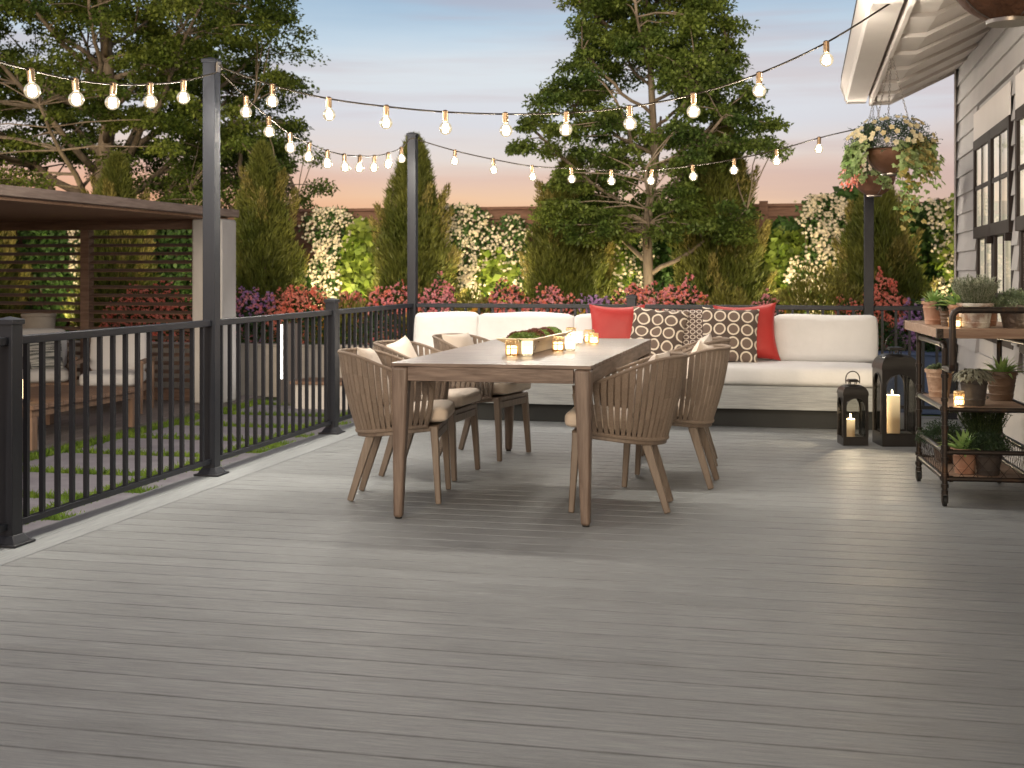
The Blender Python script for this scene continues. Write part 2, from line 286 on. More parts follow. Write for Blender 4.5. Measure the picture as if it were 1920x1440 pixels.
# ------------------------------------------------------------------ helpers
class MB:
    def __init__(s): s.v = []; s.f = []; s.mi = []; s.cur = 0
    def add(s, vs, fs):
        o = len(s.v); s.v += [tuple(v) for v in vs]; s.f += [tuple(i+o for i in f) for f in fs]; s.mi += [s.cur]*len(fs); return s
    def box(s, x0, x1, y0, y1, z0, z1):
        return s.add([(x0,y0,z0),(x1,y0,z0),(x1,y1,z0),(x0,y1,z0),(x0,y0,z1),(x1,y0,z1),(x1,y1,z1),(x0,y1,z1)],
                     [(0,3,2,1),(4,5,6,7),(0,1,5,4),(1,2,6,5),(2,3,7,6),(3,0,4,7)])
    def hexa(s, a, b):   # two 4-point loops
        return s.add(list(a)+list(b), [(3,2,1,0),(4,5,6,7),(0,1,5,4),(1,2,6,5),(2,3,7,6),(3,0,4,7)])
    def bar(s, p, q, w, h, w2=None, h2=None, up=(0,0,1)):
        p = Vector(p); q = Vector(q); d = (q-p).normalized(); u = Vector(up)
        if abs(d.dot(u)) > .98: u = Vector((0,1,0))
        x = d.cross(u).normalized(); y = x.cross(d).normalized(); w2 = w if w2 is None else w2; h2 = h if h2 is None else h2
        A = [p+x*a*w/2+y*b*h/2 for a, b in ((-1,-1),(1,-1),(1,1),(-1,1))]; B = [q+x*a*w2/2+y*b*h2/2 for a, b in ((-1,-1),(1,-1),(1,1),(-1,1))]
        return s.hexa(A, B)
    def tube(s, pts, r, n=8, r2=None, cap=True, radii=None, flat=None):
        pts = [Vector(p) for p in pts]; k = len(pts)
        if radii is None: radii = [r + ((r2 if r2 is not None else r)-r)*i/(k-1) for i in range(k)]
        o = len(s.v); prev = None; vs = []
        for i, p in enumerate(pts):
            d = (pts[min(i+1,k-1)]-pts[max(i-1,0)])
            d = d.normalized() if d.length > 1e-9 else Vector((0,0,1))
            if prev is None:
                u = Vector((0,0,1)) if abs(d.z) < .9 else Vector((1,0,0)); x = d.cross(u).normalized()
            else:
                x = prev - d*prev.dot(d); x = x.normalized() if x.length > 1e-6 else d.orthogonal().normalized()
            prev = x; y = d.cross(x)
            for j in range(n):
                a = 2*pi*j/n; vs.append(p+(x*cos(a)+y*sin(a))*radii[i])
        fs = [(i*n+j, i*n+(j+1)%n, (i+1)*n+(j+1)%n, (i+1)*n+j) for i in range(k-1) for j in range(n)]
        if cap: fs += [tuple(range(n))[::-1], tuple((k-1)*n+j for j in range(n))]
        return s.add(vs, fs)
    def lathe(s, prof, n=24, c=(0,0,0), cap0=True, cap1=True):
        vs = [(c[0]+r*cos(2*pi*j/n), c[1]+r*sin(2*pi*j/n), c[2]+z) for r, z in prof for j in range(n)]; k = len(prof)
        fs = [(i*n+j, i*n+(j+1)%n, (i+1)*n+(j+1)%n, (i+1)*n+j) for i in range(k-1) for j in range(n)]
        if cap0: fs.append(tuple(range(n))[::-1])
        if cap1: fs.append(tuple((k-1)*n+j for j in range(n)))
        return s.add(vs, fs)
    def sphere(s, c, r, n=12, m=8, sz=1):
        return s.lathe([(max(1e-4, r*sin(pi*i/m)), -r*sz*cos(pi*i/m)) for i in range(m+1)], n, c, False, False)
    def build(s, name, m, parent=None, smooth=False, bevel=0, seg=2, loc=None):
        me = bpy.data.meshes.new(name); me.from_pydata(s.v, [], s.f); me.update()
        for mm in (m if isinstance(m, (list, tuple)) else [m]): me.materials.append(mm)
        if any(s.mi): me.polygons.foreach_set('material_index', s.mi)
        if smooth: me.polygons.foreach_set('use_smooth', [True]*len(s.f))
        o = bpy.data.objects.new(name, me); C.objects.link(o)
        if parent is not None: o.parent = parent
        if loc is not None: o.location = loc
        if bevel:
            b = o.modifiers.new('bevel', 'BEVEL'); b.width = bevel; b.segments = seg; b.limit_method = 'ANGLE'; b.angle_limit = radians(40)
        if smooth == 'auto' or bevel:
            me.polygons.foreach_set('use_smooth', [True]*len(s.f))
            try: me.set_sharp_from_angle(angle=radians(35))
            except Exception: pass
        return o
def quads(name, V, m, parent=None, tri=False, mi=None):
    """V: (n,4,3) or (n,3,3) array -> one mesh"""
    n, k, _ = V.shape; me = bpy.data.meshes.new(name)
    me.vertices.add(n*k); me.vertices.foreach_set('co', V.astype(np.float32).ravel())
    me.loops.add(n*k); me.loops.foreach_set('vertex_index', np.arange(n*k, dtype=np.int32))
    me.polygons.add(n); me.polygons.foreach_set('loop_start', np.arange(0, n*k, k, dtype=np.int32))
    for mm in (m if isinstance(m, (list, tuple)) else [m]): me.materials.append(mm)
    if mi is not None: me.polygons.foreach_set('material_index', np.asarray(mi, dtype=np.int32))
    me.update(calc_edges=True); me.validate()
    o = bpy.data.objects.new(name, me); C.objects.link(o)
    if parent is not None: o.parent = parent
    return o
def unit(a): return a/np.maximum(np.linalg.norm(a, axis=1, keepdims=True), 1e-9)
def rdir(n, z=-1, z1=1):
    a = RNG.uniform(0, 2*pi, n); zz = RNG.uniform(z, z1, n); r = np.sqrt(np.maximum(0, 1-zz*zz)); return np.stack([r*np.cos(a), r*np.sin(a), zz], 1)
def leaves(P, D, L, Wd, bend=.25, nrm=None):
    """pointed leaf quads at P pointing along D (unit), length L, width Wd"""
    n = len(P); D = unit(D); R = nrm if nrm is not None else rdir(n)
    X = unit(np.cross(D, R)); N = np.cross(X, D)
    L = np.broadcast_to(np.asarray(L, float).reshape(-1, 1), (n, 1)); Wd = np.broadcast_to(np.asarray(Wd, float).reshape(-1, 1), (n, 1))
    a = P; b = P+D*L*.45+X*Wd*.5+N*L*bend*.3; c = P+D*L-N*L*bend*.2; d = P+D*L*.45-X*Wd*.5+N*L*bend*.3
    return np.stack([a, b, c, d], 1)
def tag(o, label, cat, group=None, kind=None):
    if label: o['label'] = label
    if cat: o['category'] = cat
    if group: o['group'] = group
    if kind: o['kind'] = kind
    return o
def thing(name, label, cat, loc=(0,0,0), rz=0, group=None):
    o = bpy.data.objects.new(name, None); C.objects.link(o); o.location = loc; o.rotation_euler = (0,0,rz); o.empty_display_size = .1
    return tag(o, label, cat, group)
KIDS = {}
def kids(o): return [c for c in bpy.data.objects if c.parent == o]
def dup(o, loc=None, rz=None, label=None, group=None, parent=None):
    c = o.copy(); C.objects.link(c); c.parent = parent
    if loc is not None: c.location = loc
    if rz is not None: c.rotation_euler = (0, 0, rz)
    if label: c['label'] = label
    if group: c['group'] = group
    for k in kids(o): dup(k, parent=c)
    return c
def struct(o): o['kind'] = 'structure'; return o
def rounded(w, d, h, r, puff=0, n=7, warp=None):
    """soft cushion block centred at origin"""
    bm = bmesh.new(); bmesh.ops.create_cube(bm, size=2)
    bmesh.ops.subdivide_edges(bm, edges=bm.edges[:], cuts=n, use_grid_fill=True)
    H = Vector((w/2, d/2, h/2))
    for v in bm.verts:
        u = v.co.copy()
        # cluster vertices toward the edges for a clean rounding
        q = Vector([math.copysign(abs(c)**.6, c) if c else 0 for c in u])
        p = Vector((q.x*H.x, q.y*H.y, q.z*H.z)); inn = Vector([max(-(H[i]-r), min(H[i]-r, p[i])) for i in range(3)])
        dd = p-inn
        if dd.length > 1e-7: p = inn + dd.normalized()*r
        if puff:
            g = [(1-q[i]**2) for i in range(3)]
            p += Vector((math.copysign(1, q.x)*g[1]*g[2]*puff*(abs(q.x) > .93), math.copysign(1, q.y)*g[0]*g[2]*puff*(abs(q.y) > .93), math.copysign(1, q.z)*g[0]*g[1]*puff*(abs(q.z) > .93)))
        v.co = p
        if warp: v.co = warp(v.co)
    mb = MB(); idx = {v: i for i, v in enumerate(bm.verts)}
    mb.add([v.co[:] for v in bm.verts], [[idx[v] for v in f.verts] for f in bm.faces]); bm.free(); return mb
def pillow_mb(w, h, t, n=18, pinch=.07, seed=0):
    """square throw pillow standing in its x-z plane, origin at the bottom middle"""
    rr = random.Random(seed); ph = [rr.uniform(0, 6) for _ in range(4)]
    def P(i, j, s):
        u = -1+2*i/n; v = -1+2*j/n
        e = max(0, (1-u*u)*(1-v*v)); T = t/2*e**.42
        x = u*w/2*(1-pinch*(1-v*v)**1.0*abs(u)**3); z = v*h/2*(1-pinch*(1-u*u)*abs(v)**3)
        T *= 1+.10*sin(3*u+ph[0])*cos(2.5*v+ph[1])+.05*sin(9*u*v+ph[2])
        T += s*0
        return (x, s*T, z+h/2)
    mb = MB()
    for s in (-1, 1):
        vs = [P(i, j, s) for j in range(n+1) for i in range(n+1)]
        fs = [(j*(n+1)+i, j*(n+1)+i+1, (j+1)*(n+1)+i+1, (j+1)*(n+1)+i) for j in range(n) for i in range(n)]
        if s > 0: fs = [f[::-1] for f in fs]
        mb.add(vs, fs)
    return mb

# ------------------------------------------------------------------ the setting: ground, deck, paths
g = MB(); g.box(-60, 60, -40, 120, -.75, -.47); struct(g.build('ground', M['lawn']))
GZ = -.45
pv = MB()
xs = [(-4.93, -3.55), (-6.52, -5.1)]
for ci, (xa, xb) in enumerate(xs):
    y = 1.0 + (.35 if ci == 0 else 0)
    while y < 15:
        pv.box(xa, xb, y, y+.90, GZ-.03, GZ); y += 1.06
struct(pv.build('path', M['paver'], bevel=.008))
pf = MB()
for k in range(38):
    pf.box(-12.5+.152*k, -12.5+.152*k+.147, 3.5, 15.2, GZ-.06, GZ+.05)
struct(pf.build('terrace_floor', M['platform'], bevel=.003))
hz = MB(); hz.box(-4.9, 1.15, 11.4, 15.4, GZ-.03, GZ+.005); struct(hz.build('paving', M['paver']))
# deck of separate boards
dk = MB(); y = -1.5; k = 0
while y < 10.75:
    x0 = -3.16
    while x0 < 3.0:
        L = 7.0
        dk.box(x0+.0015, min(3.0, x0+L)-.0015, y, y+.1392, -.025, 0); x0 += L
    y += .145; k += 1
DY1 = y
deck = dk.build('deck', M['deck'], bevel=.0025, seg=1); struct(deck)
db = MB(); db.box(-3.306, -3.164, -1.5, DY1, -.025, .0005); db.box(-3.452, -3.310, -1.5, DY1+.15, -.025, .0005)
struct(db.build('deck_border', M['deckY'], bevel=.0025, seg=1))
db2 = MB(); db2.box(-3.306, 3.0, DY1+.004, DY1+.15, -.025, .0005); struct(db2.build('deck_edge', M['deck'], bevel=.0025, seg=1))
ds = MB(); ds.box(-3.42, 3.0, -1.5, DY1+.12, -.44, -.0255); ds.box(-3.16, 2.99, -1.5, DY1, -.0245, -.006); struct(ds.build('substructure_and_gap_shade', M['dark']))  # upper dark sheet lies in the board gaps to imitate their shade
# grass between slabs
def strip(x0, x1, y0, y1, dens=3600):
    n = int((x1-x0)*(y1-y0)*dens); return np.stack([RNG.uniform(x0, x1, n), RNG.uniform(y0, y1, n), np.full(n, -.47)], 1)
gp = []
for ci, (xa, xb) in enumerate(xs):
    y = 1.0 + (.35 if ci == 0 else 0)
    while y < 15:
        if y > 3: gp.append(strip(xa-.07, xb+.07, y+.89, y+1.07))
        y += 1.06
gp += [strip(-5.13, -4.90, 3, 15), strip(-6.74, -6.49, 3, 15), strip(-3.56, -3.46, 3, 11), strip(-4.9, -3.5, 11, 11.4)]
gp = np.concatenate(gp); n = len(gp); D = rdir(n, .45, 1)
Wg = RNG.uniform(.006, .012, n)[:, None]; Lg = RNG.uniform(.04, .085, n)[:, None]; X = unit(np.cross(D, rdir(n)))
tag(quads('grass', np.stack([gp-X*Wg, gp+X*Wg, gp+D*Lg], 1), M['grass']), 'short green grass growing in the joints between grey slabs', 'grass', kind='stuff')
# flower bed soil beyond the low wall
fb = MB(); fb.box(-14, 8, 15.9, 18.6, -.47, .16); struct(fb.build('flower_bed_ground', M['earth']))

# ------------------------------------------------------------------ railing
def post(x, y, h, label, tall):
    t = thing('railing_post', label, 'post', (x, y, 0), group='tall black posts carrying the string lights' if tall else 'short black railing posts with flat caps')
    a = .0385
    m = MB(); m.box(-a, a, -a, a, .012, h-.012); m.build('shaft', M['alu'], t, bevel=.003)
    m = MB(); b = .045; m.box(-b, b, -b, b, h-.028, h-.006); m.add([(-b,-b,h-.006),(b,-b,h-.006),(b,b,h-.006),(-b,b,h-.006),(0,0,h+.008)], [(0,1,4),(1,2,4),(2,3,4),(3,0,4)])
    m.build('cap', M['alu'], t, bevel=.002)
    m = MB(); b = .077; c = .05; m.box(-b, b, -b, b, .0015, .012)
    m.hexa([(-c-.012,-c-.012,.012),(c+.012,-c-.012,.012),(c+.012,c+.012,.012),(-c-.012,c+.012,.012)], [(-.041,-.041,.045),(.041,-.041,.045),(.041,.041,.045),(-.041,.041,.045)])
    m.build('base_plate', M['alu'], t, bevel=.002)
    return t
PX = -3.366
post(PX, 4.95, .985, 'short capped black railing post cut by the left edge of the deck view', False)
p2 = post(PX, 6.9, 2.43, 'tall black post left of the table with three strands of lights tied to its top', True)
post(PX, 8.86, .985, 'short capped black railing post behind the nearest woven chair on the left', False)
post(PX, 10.85, 2.41, 'tall black post at the far left deck corner beside the white sofa', True)
post(-1.42, 10.85, .985, 'short capped black railing post rising behind the plain red pillow', False)
post(.527, 10.85, 2.39, 'tall black post behind the hanging flower baskets at the sofa end', True)
post(1.165, 10.85, .985, 'short black railing post against the far corner of the house', False)
bk = MB(); bk.box(.039, .047, -.02, .02, 2.35, 2.41); bk.tube([(.047,.0,2.385),(.062,.0,2.39),(.068,.0,2.375),(.06,.0,2.362)], .004, 6); b_ = bk.build('hook_bracket', M['steel'], p2)
def panel(a, b, along, label, skip=0):
    L = b-a
    t = thing('railing', label, 'railing', (PX, a, 0) if along == 'y' else (a, 10.85, 0), 0 if along == 'y' else -pi/2, group='black aluminium railing panels')
    # local: runs along +y
    e = .0395
    m = MB(); m.box(-.021, .021, e, L-e, .868, .905); m.build('top_rail', M['alu'], t, bevel=.004)
    m = MB(); m.box(-.016, .016, e, L-e, .070, .098); m.build('bottom_rail', M['alu'], t, bevel=.002)
    nb = 15 if L > 1.5 else 5
    for k in range(nb):
        yy = L*(k+1)/(nb+1); m = MB(); m.box(-.0105, .0105, yy-.0105, yy+.0105, .099, .867); m.build('baluster', M['alu'], t)
    return t
panel(3.0, 4.95, 'y', 'black railing panel cut off at the left picture edge before the first short post')
panel(4.95, 6.9, 'y', 'black railing panel in front of the lounge corner, nearest full panel on the left side')
panel(6.9, 8.86, 'y', 'black railing panel between the tall post and the short post left of the chairs')
panel(8.86, 10.85, 'y', 'black railing panel behind the woven chairs, running to the far left corner')
panel(PX, -1.42, 'x', 'black railing panel behind the left half of the white sofa')
panel(-1.42, .527, 'x', 'black railing panel behind the pillows and right half of the sofa')
panel(.527, 1.165, 'x', 'short black railing panel behind the large lantern, ending at the house')

# ------------------------------------------------------------------ dining table
TX0, TX1, TY0, TY1 = -1.925, -.955, 5.855, 8.28
t = thing('dining_table', 'long weathered wood dining table in the middle of the deck', 'table', ((TX0+TX1)/2, (TY0+TY1)/2, 0))
hx, hy = (TX1-TX0)/2, (TY1-TY0)/2
m = MB(); npl = 20; pw = 2*hy/npl
for k in range(npl): m.box(-hx, hx, -hy+k*pw+.0008, -hy+(k+1)*pw-.0008, .733, .75)
m.build('tabletop', M['table'], t, bevel=.002, seg=1)
m = MB(); th = .022
for a_, b_ in ((-hy+.003, -hy+.003+th), (hy-.003-th, hy-.003)): m = MB(); m.box(-hx+.083, hx-.083, a_, b_, .665, .732); m.build('apron', M['table'], t, bevel=.002)
for a_, b_ in ((-hx+.003, -hx+.003+th), (hx-.003-th, hx-.003)): m = MB(); m.box(a_, b_, -hy+.083, hy-.083, .665, .732); m.build('side_apron', M['tableY'], t, bevel=.002)
for sx in (-1, 1):
    for sy in (-1, 1):
        m = MB(); ox = sx*(hx-.001); oy = sy*(hy-.001); w0, w1 = .082, .05
        top = [(ox, oy), (ox-sx*w0, oy), (ox-sx*w0, oy-sy*w0), (ox, oy-sy*w0)]; bot = [(ox-sx*.006, oy-sy*.006), (ox-sx*w1, oy-sy*.006), (ox-sx*w1, oy-sy*w1), (ox-sx*.006, oy-sy*w1)]
        A = [(a, b, .006) for a, b in bot]; B = [(a, b, .731) for a, b in top]
        if sx*sy < 0: A = A[::-1]; B = B[::-1]
        m.hexa(A, B); lg = m.build('leg', M['tableZ'], t, bevel=.014, seg=3)
        m = MB(); cx_, cy_ = ox-sx*w1*.55, oy-sy*w1*.55; m.lathe([(.017, .0012), (.017, .007)], 12, (cx_, cy_, 0)); m.build('foot', M['plinth'], lg)

# ------------------------------------------------------------------ woven dining chair
def chair_plan(u, xs_, yw, rx, xb):
    """u 0..1 round the U: front-right end, back, front-left end"""
    L1 = xs_-xb; arc = pi*(rx+yw)/2; T = 2*L1+arc; d = u*T
    if d < L1: return (xs_-d, -yw)
    if d > L1+arc: return (xb+(d-L1-arc), yw)
    a = (d-L1)/arc*pi; return (xb-rx*sin(a), -yw*cos(a))
def make_chair():
    t = thing('woven_chair', 'x', 'chair', group='woven strap armchairs around the dining table')
    def rimz(x): 
        k = min(1, max(0, (.22-x)/.5)); k = k*k*(3-2*k); return .632+.135*k
    def rim(u): x, y = chair_plan(u, .225, .278, .29, -.03); return Vector((x, y, rimz(x)))
    def base(u): x, y = chair_plan(u, .18, .228, .205, -.02); return Vector((x, y, .385+.11*x))
    def at(u, v):  # v 0 base .. 1 rim, slight outward belly
        p = base(u).lerp(rim(u), v); b = sin(pi*v)*.012; d = Vector((p.x+.02, p.y, 0)); d = d.normalized() if d.length > 0 else d
        return p+d*b
    N = 40; m = MB()
    for k in range(N):
        u = (k+.5)/N; du = .37/N
        for v0, v1 in ((0, .25), (.25, .5), (.5, .75), (.75, 1)):
            a0, a1 = at(u-du, v0), at(u+du, v0); b0, b1 = at(u-du, v1), at(u+du, v1)
            nrm = (a1-a0).cross(b0-a0).normalized()*.0045
            m.hexa([a0-nrm, a1-nrm, a1+nrm, a0+nrm], [b0-nrm, b1-nrm, b1+nrm, b0+nrm])
    m.build('woven_back', M['strap'], t, smooth='auto')
    pts = [at(.006, 0), at(.006, .4), at(.006, .8)]+[rim(u) for u in [.03]+[i/30 for i in range(2, 29)]+[.97]]+[at(.994, .8), at(.994, .4), at(.994, 0)]
    m = MB(); m.tube(pts, .009, 8); m.build('top_rail', M['strap'], t, smooth=True)
    m = MB(); m.tube([base(i/30)+Vector((0,0,-.004)) for i in range(31)], .011, 8); m.build('bottom_rail', M['strap'], t, smooth=True)
    m = MB(); pl = [base(i/24)*1.0 for i in range(25)]; pl = [(p.x*.99, p.y*.99) for p in pl]; pl = [(.232, -.205)]+pl+[(.232, .205)]
    nn = len(pl); m.add([(x, y, .352+.11*x) for x, y in pl]+[(x, y, .378+.11*x) for x, y in pl], [tuple(range(nn)), tuple(range(nn, 2*nn))[::-1]]+[(i, nn+i, nn+(i+1) % nn, (i+1) % nn) for i in range(nn)])
    m.box(.205, .228, -.19, .19, .330, .3735)
    m.build('seat_frame', M['chairleg'], t, bevel=.004)
    for sy in (-1, 1):
        m = MB(); m.bar((.208, sy*.205, .398), (.232, sy*.222, .004), .042, .04, .028, .028, up=(1,0,0)); m.build('leg', M['chairleg'], t, bevel=.005)
        m = MB(); m.bar((-.13, sy*.145, .340), (-.235, sy*.158, .004), .036, .046, .026, .032, up=(1,0,0)); m.build('leg', M['chairleg'], t, bevel=.005)
    def wp(c):
        x = c.x; y = c.y*(sqrt(max(.05, 1-.72*(x/.215)**2)) if x < 0 else 1); return Vector((x*.93 if x < 0 else x, y, c.z-.014*max(0, (x-.14)/.1)**2+.09*x))
    o = rounded(.44, .40, .080, .030, .006, 7, wp).build('seat_cushion', M['cream'], t, True); o.location = (.05, 0, .442)
    o = pillow_mb(.35, .33, .12, 14, .05, 3).build('back_pillow', M['cream'], t, True); o.location = (-.085, .01, .475); o.rotation_euler = (radians(-20), radians(4), radians(90))
    return t
ch = make_chair()
spots = [(-2.07, 6.45, 9, 'woven chair nearest the camera on the railing side of the table'),
         (-2.135, 7.2, -3, 'middle woven chair on the railing side, between two others'),
         (-2.02, 8.02, -12, 'woven chair on the railing side farthest back, next to the sofa'),
         (-.888, 6.43, 183, 'woven chair nearest the camera on the house side of the table'),
         (-.715, 7.2, 178, 'middle woven chair on the house side, its tall back over the seat of white sofa'),
         (-.76, 7.98, 184, 'woven chair on the house side mostly hidden behind two others')]
for i, (x, y, a, lab) in enumerate(spots):
    o = ch if i == 0 else dup(ch)
    o.location = (x, y, 0); o.rotation_euler = (0, 0, radians(a)); o['label'] = lab
    if i:
        for k in kids(o):
            if k.name.startswith('back_pillow'): k.rotation_euler = (radians(-17+random.uniform(-5, 3)), radians(random.uniform(-9, 9)), radians(90+random.uniform(-8, 8)))

# ------------------------------------------------------------------ table top: succulent trough, candles
tr = thing('succulent_planter', 'long cream trough of green and burgundy succulents down the table centre', 'planter', (-1.44, 6.95, .7512), radians(-2))
m = MB(); Lt, Wt = .43, .105
def ring_(sx, sy, z): return [(-sx, -sy, z), (sx, -sy, z), (sx, sy, z), (-sx, sy, z)]
lv = [ring_(.052, .40, 0), ring_(.056, .405, .03), ring_(.072, .42, .062), ring_(.108, .45, .082), ring_(.108, .45, .087), ring_(.095, .437, .087), ring_(.062, .41, .06)]
vs = sum(lv, []); fs = [(3, 2, 1, 0)]+[(i*4+j, i*4+(j+1) % 4, (i+1)*4+(j+1) % 4, (i+1)*4+j) for i in range(len(lv)-1) for j in range(4)]+[tuple((len(lv)-1)*4+j for j in range(4))]
m.add(vs, fs); m.build('trough', mat('cream_ceramic', (.66, .55, .40), .4), tr, bevel=.002)
def rosette_cloud(cx, cy, cz, R, n, sz):
    D = rdir(n, .05, 1); P = np.array([cx, cy, cz])+D*R*np.array([1, 1, .75]); return leaves(P, unit(D+rdir(n)*.7), sz, sz*.8, .4)
for j, (mt, nm) in enumerate((('succ', 'green_succulents'), ('succr', 'burgundy_succulents'))):
    V = []
    for k in range(13):
        yy = -.385+k*.064+random.uniform(-.01, .01)
        if j == 0: V.append(rosette_cloud(random.uniform(-.015, .02), yy, .062, .052+random.uniform(0, .008), 420, .013))
        elif k % 3: V.append(rosette_cloud(random.uniform(-.03, .01), yy+.01, .070, .048+random.uniform(0, .008), 380, .012))
    quads(nm, np.concatenate(V), M[mt], tr)
def filigree(r, h, style):
    """thin gilt cylinder wall with cut openings"""
    m = MB()
    m.lathe([(r, 0), (r, .012*h/.08), (r-.0015, .012*h/.08), (r-.0015, 0.0005)], 28, cap0=False, cap1=False)
    m.lathe([(r, h*.88), (r, h), (r-.0015, h), (r-.0015, h*.88)], 28, cap0=False, cap1=False)
    m.lathe([(r+.0004, h*.46), (r+.0004, h*.52), (r-.0015, h*.52), (r-.0015, h*.46)], 28, cap0=False, cap1=False)
    n = 20 if style == 'bars' else 12
    for k in range(n):
        a = 2*pi*k/n
        if style == 'bars': m.tube([(r*cos(a), r*sin(a), .003), (r*cos(a), r*sin(a), h*.95)], .0014 if k % 5 else .004, 5)
        else:
            for z0, z1 in ((.12*h, .5*h), (.5*h, .9*h)):
                b = 2*pi*(k+1)/n
                m.tube([(r*cos(a+(b-a)*i/5), r*sin(a+(b-a)*i/5), z0+(z1-z0)*i/5) for i in range(6)], .0016, 5)
                m.tube([(r*cos(a+(b-a)*i/5), r*sin(a+(b-a)*i/5), z1+(z0-z1)*i/5) for i in range(6)], .0016, 5)
    return m
def votive(x, y, z, r, h, style, label, e=1.0, group='gilt filigree candle holders'):
    t = thing('candle_holder', label, 'candle holder', (x, y, z), 0, group)
    filigree(r, h, style).build('filigree_shade', M['gold'], t, True)
    m = MB(); m.lathe([(r*.80, .002), (r*.80, h*.62)], 20); m.build('candle', M['candlelit'], t, True)
    return t
ZT = .7515
votive(-1.463, 6.436, ZT, .030, .083, 'bars', 'gilt barred candle holder at the near end of the succulent trough')
votive(-1.298, 6.85, ZT, .029, .082, 'bars', 'gilt barred candle holder between two frosted glasses, second along the trough')
votive(-1.27, 7.72, ZT, .029, .080, 'bars', 'gilt candle holder partly behind the farthest frosted glass candle')
votive(-1.222, 7.60, ZT, .027, .066, 'lattice', 'small gilt lattice candle holder nearest the red pillow, at the table right')
votive(-1.415, 7.90, ZT, .029, .085, 'bars', 'gilt candle holder peeking out behind the far end of the trough')
def glass_candle(x, y, label, r=.030, h=.078):
    t = thing('glass_candle', label, 'candle', (x, y, ZT), 0, 'frosted glass candles on the dining table')
    m = MB(); m.lathe([(r*.84, 0), (r*.9, .006), (r*.92, .010)], 24); m.build('glass_foot', M['glass'], t, True)
    m = MB(); m.lathe([(r*.92, .010), (r, .03), (r, h)], 24, cap1=False); m.build('glass_cup', M['candleglass'], t, True)
    m = MB(); m.lathe([(r*.8, .012), (r*.8, h*.6)], 20); m.build('candle', M['candlelit'], t, True)
    m = MB(); m.tube([(r, 0, h*.72), (r+.010, 0, h*.74), (r+.014, 0, h*.58), (r+.010, 0, h*.40), (r, 0, h*.36)], .0022, 6); m.build('handle', M['glass'], t, True)
    return t
glass_candle(-1.385, 6.454, 'frosted glass candle at the near end of the table, right of the first gilt holder')
glass_candle(-1.248, 6.945, 'frosted glass candle in the middle of the row beside the trough')
glass_candle(-1.31, 7.54, 'frosted glass candle farthest down the table, in front of gilt holders')

# ------------------------------------------------------------------ sofa
sf = thing('outdoor_sofa', 'long white cushioned outdoor sofa on a grey slatted base along the back railing', 'sofa', (-1.3, 10.3, 0))
SY = 9.86-10.3
m = MB(); m.box(-1.93, 1.9, SY, .38, .142, .318); m.build('base', M['greybase'], sf, bevel=.004)
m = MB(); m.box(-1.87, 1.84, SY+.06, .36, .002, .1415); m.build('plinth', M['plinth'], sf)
for x0, x1 in ((-1.93, -.02), (-.015, 1.9)):
    o = rounded(x1-x0, .80, .150, .05, .008, 9).build('seat_cushion', M['white'], sf, True); o.location = ((x0+x1)/2, SY+.40-.012, .319+.075)
bx = [(-1.93, -1.375), (-1.370, -.553), (-.548, .259), (.264, 1.065), (1.07, 1.872)]
for i, (x0, x1) in enumerate(bx):
    def wp(c, i=i): return Vector((c.x + .012*max(0, c.z/.19)*0, c.y, c.z+.006*sin(c.x*9+i)*max(0, c.z/.19)))
    o = rounded(x1-x0, .17, .365, .04, .012, 9, wp).build('back_cushion', M['white'], sf, True); o.location = ((x0+x1)/2, .215, .468+.180); o.rotation_euler = (radians(-9), 0, 0)
def throw(x, y, z, w, h, t_, m_, lab, tilt=-14, roll=0, yaw=0, seed=1, grp=None):
    o = pillow_mb(w, h, t_, 22, .13 if m_ == 'red' else .07, seed).build('throw_pillow', M[m_], None, True); o.location = (x, y, z)
    o.rotation_euler = (radians(tilt), radians(roll), radians(yaw)); tag(o, lab, 'pillow', grp or 'throw pillows on the sofa')
    return o
PZ = .470
throw(-1.47, 10.27, PZ, .46, .46, .16, 'red', 'glossy red pillow left of the ringed pillows, above the far table edge', -12, 0, 4, 1)
throw(-1.165, 10.17, PZ, .46, .44, .15, 'ringL2', 'dark brown pillow with large wavy rings overlapping the left red one', -18, 5, -8, 2)
throw(-.86, 10.28, PZ, .44, .43, .14, 'ringS', 'dark pillow covered in tiny rings, tucked between the two large-ringed ones', -12, -2, 0, 3)
throw(-.565, 10.15, PZ, .45, .44, .15, 'ringL', 'dark pillow with straight rows of large pale rings, before the right red pillow', -14, 2, 3, 4)
throw(-.415, 10.27, PZ, .50, .47, .16, 'red', 'red pillow at the right, beside the bare white back cushion', -12, -3, 8, 5)

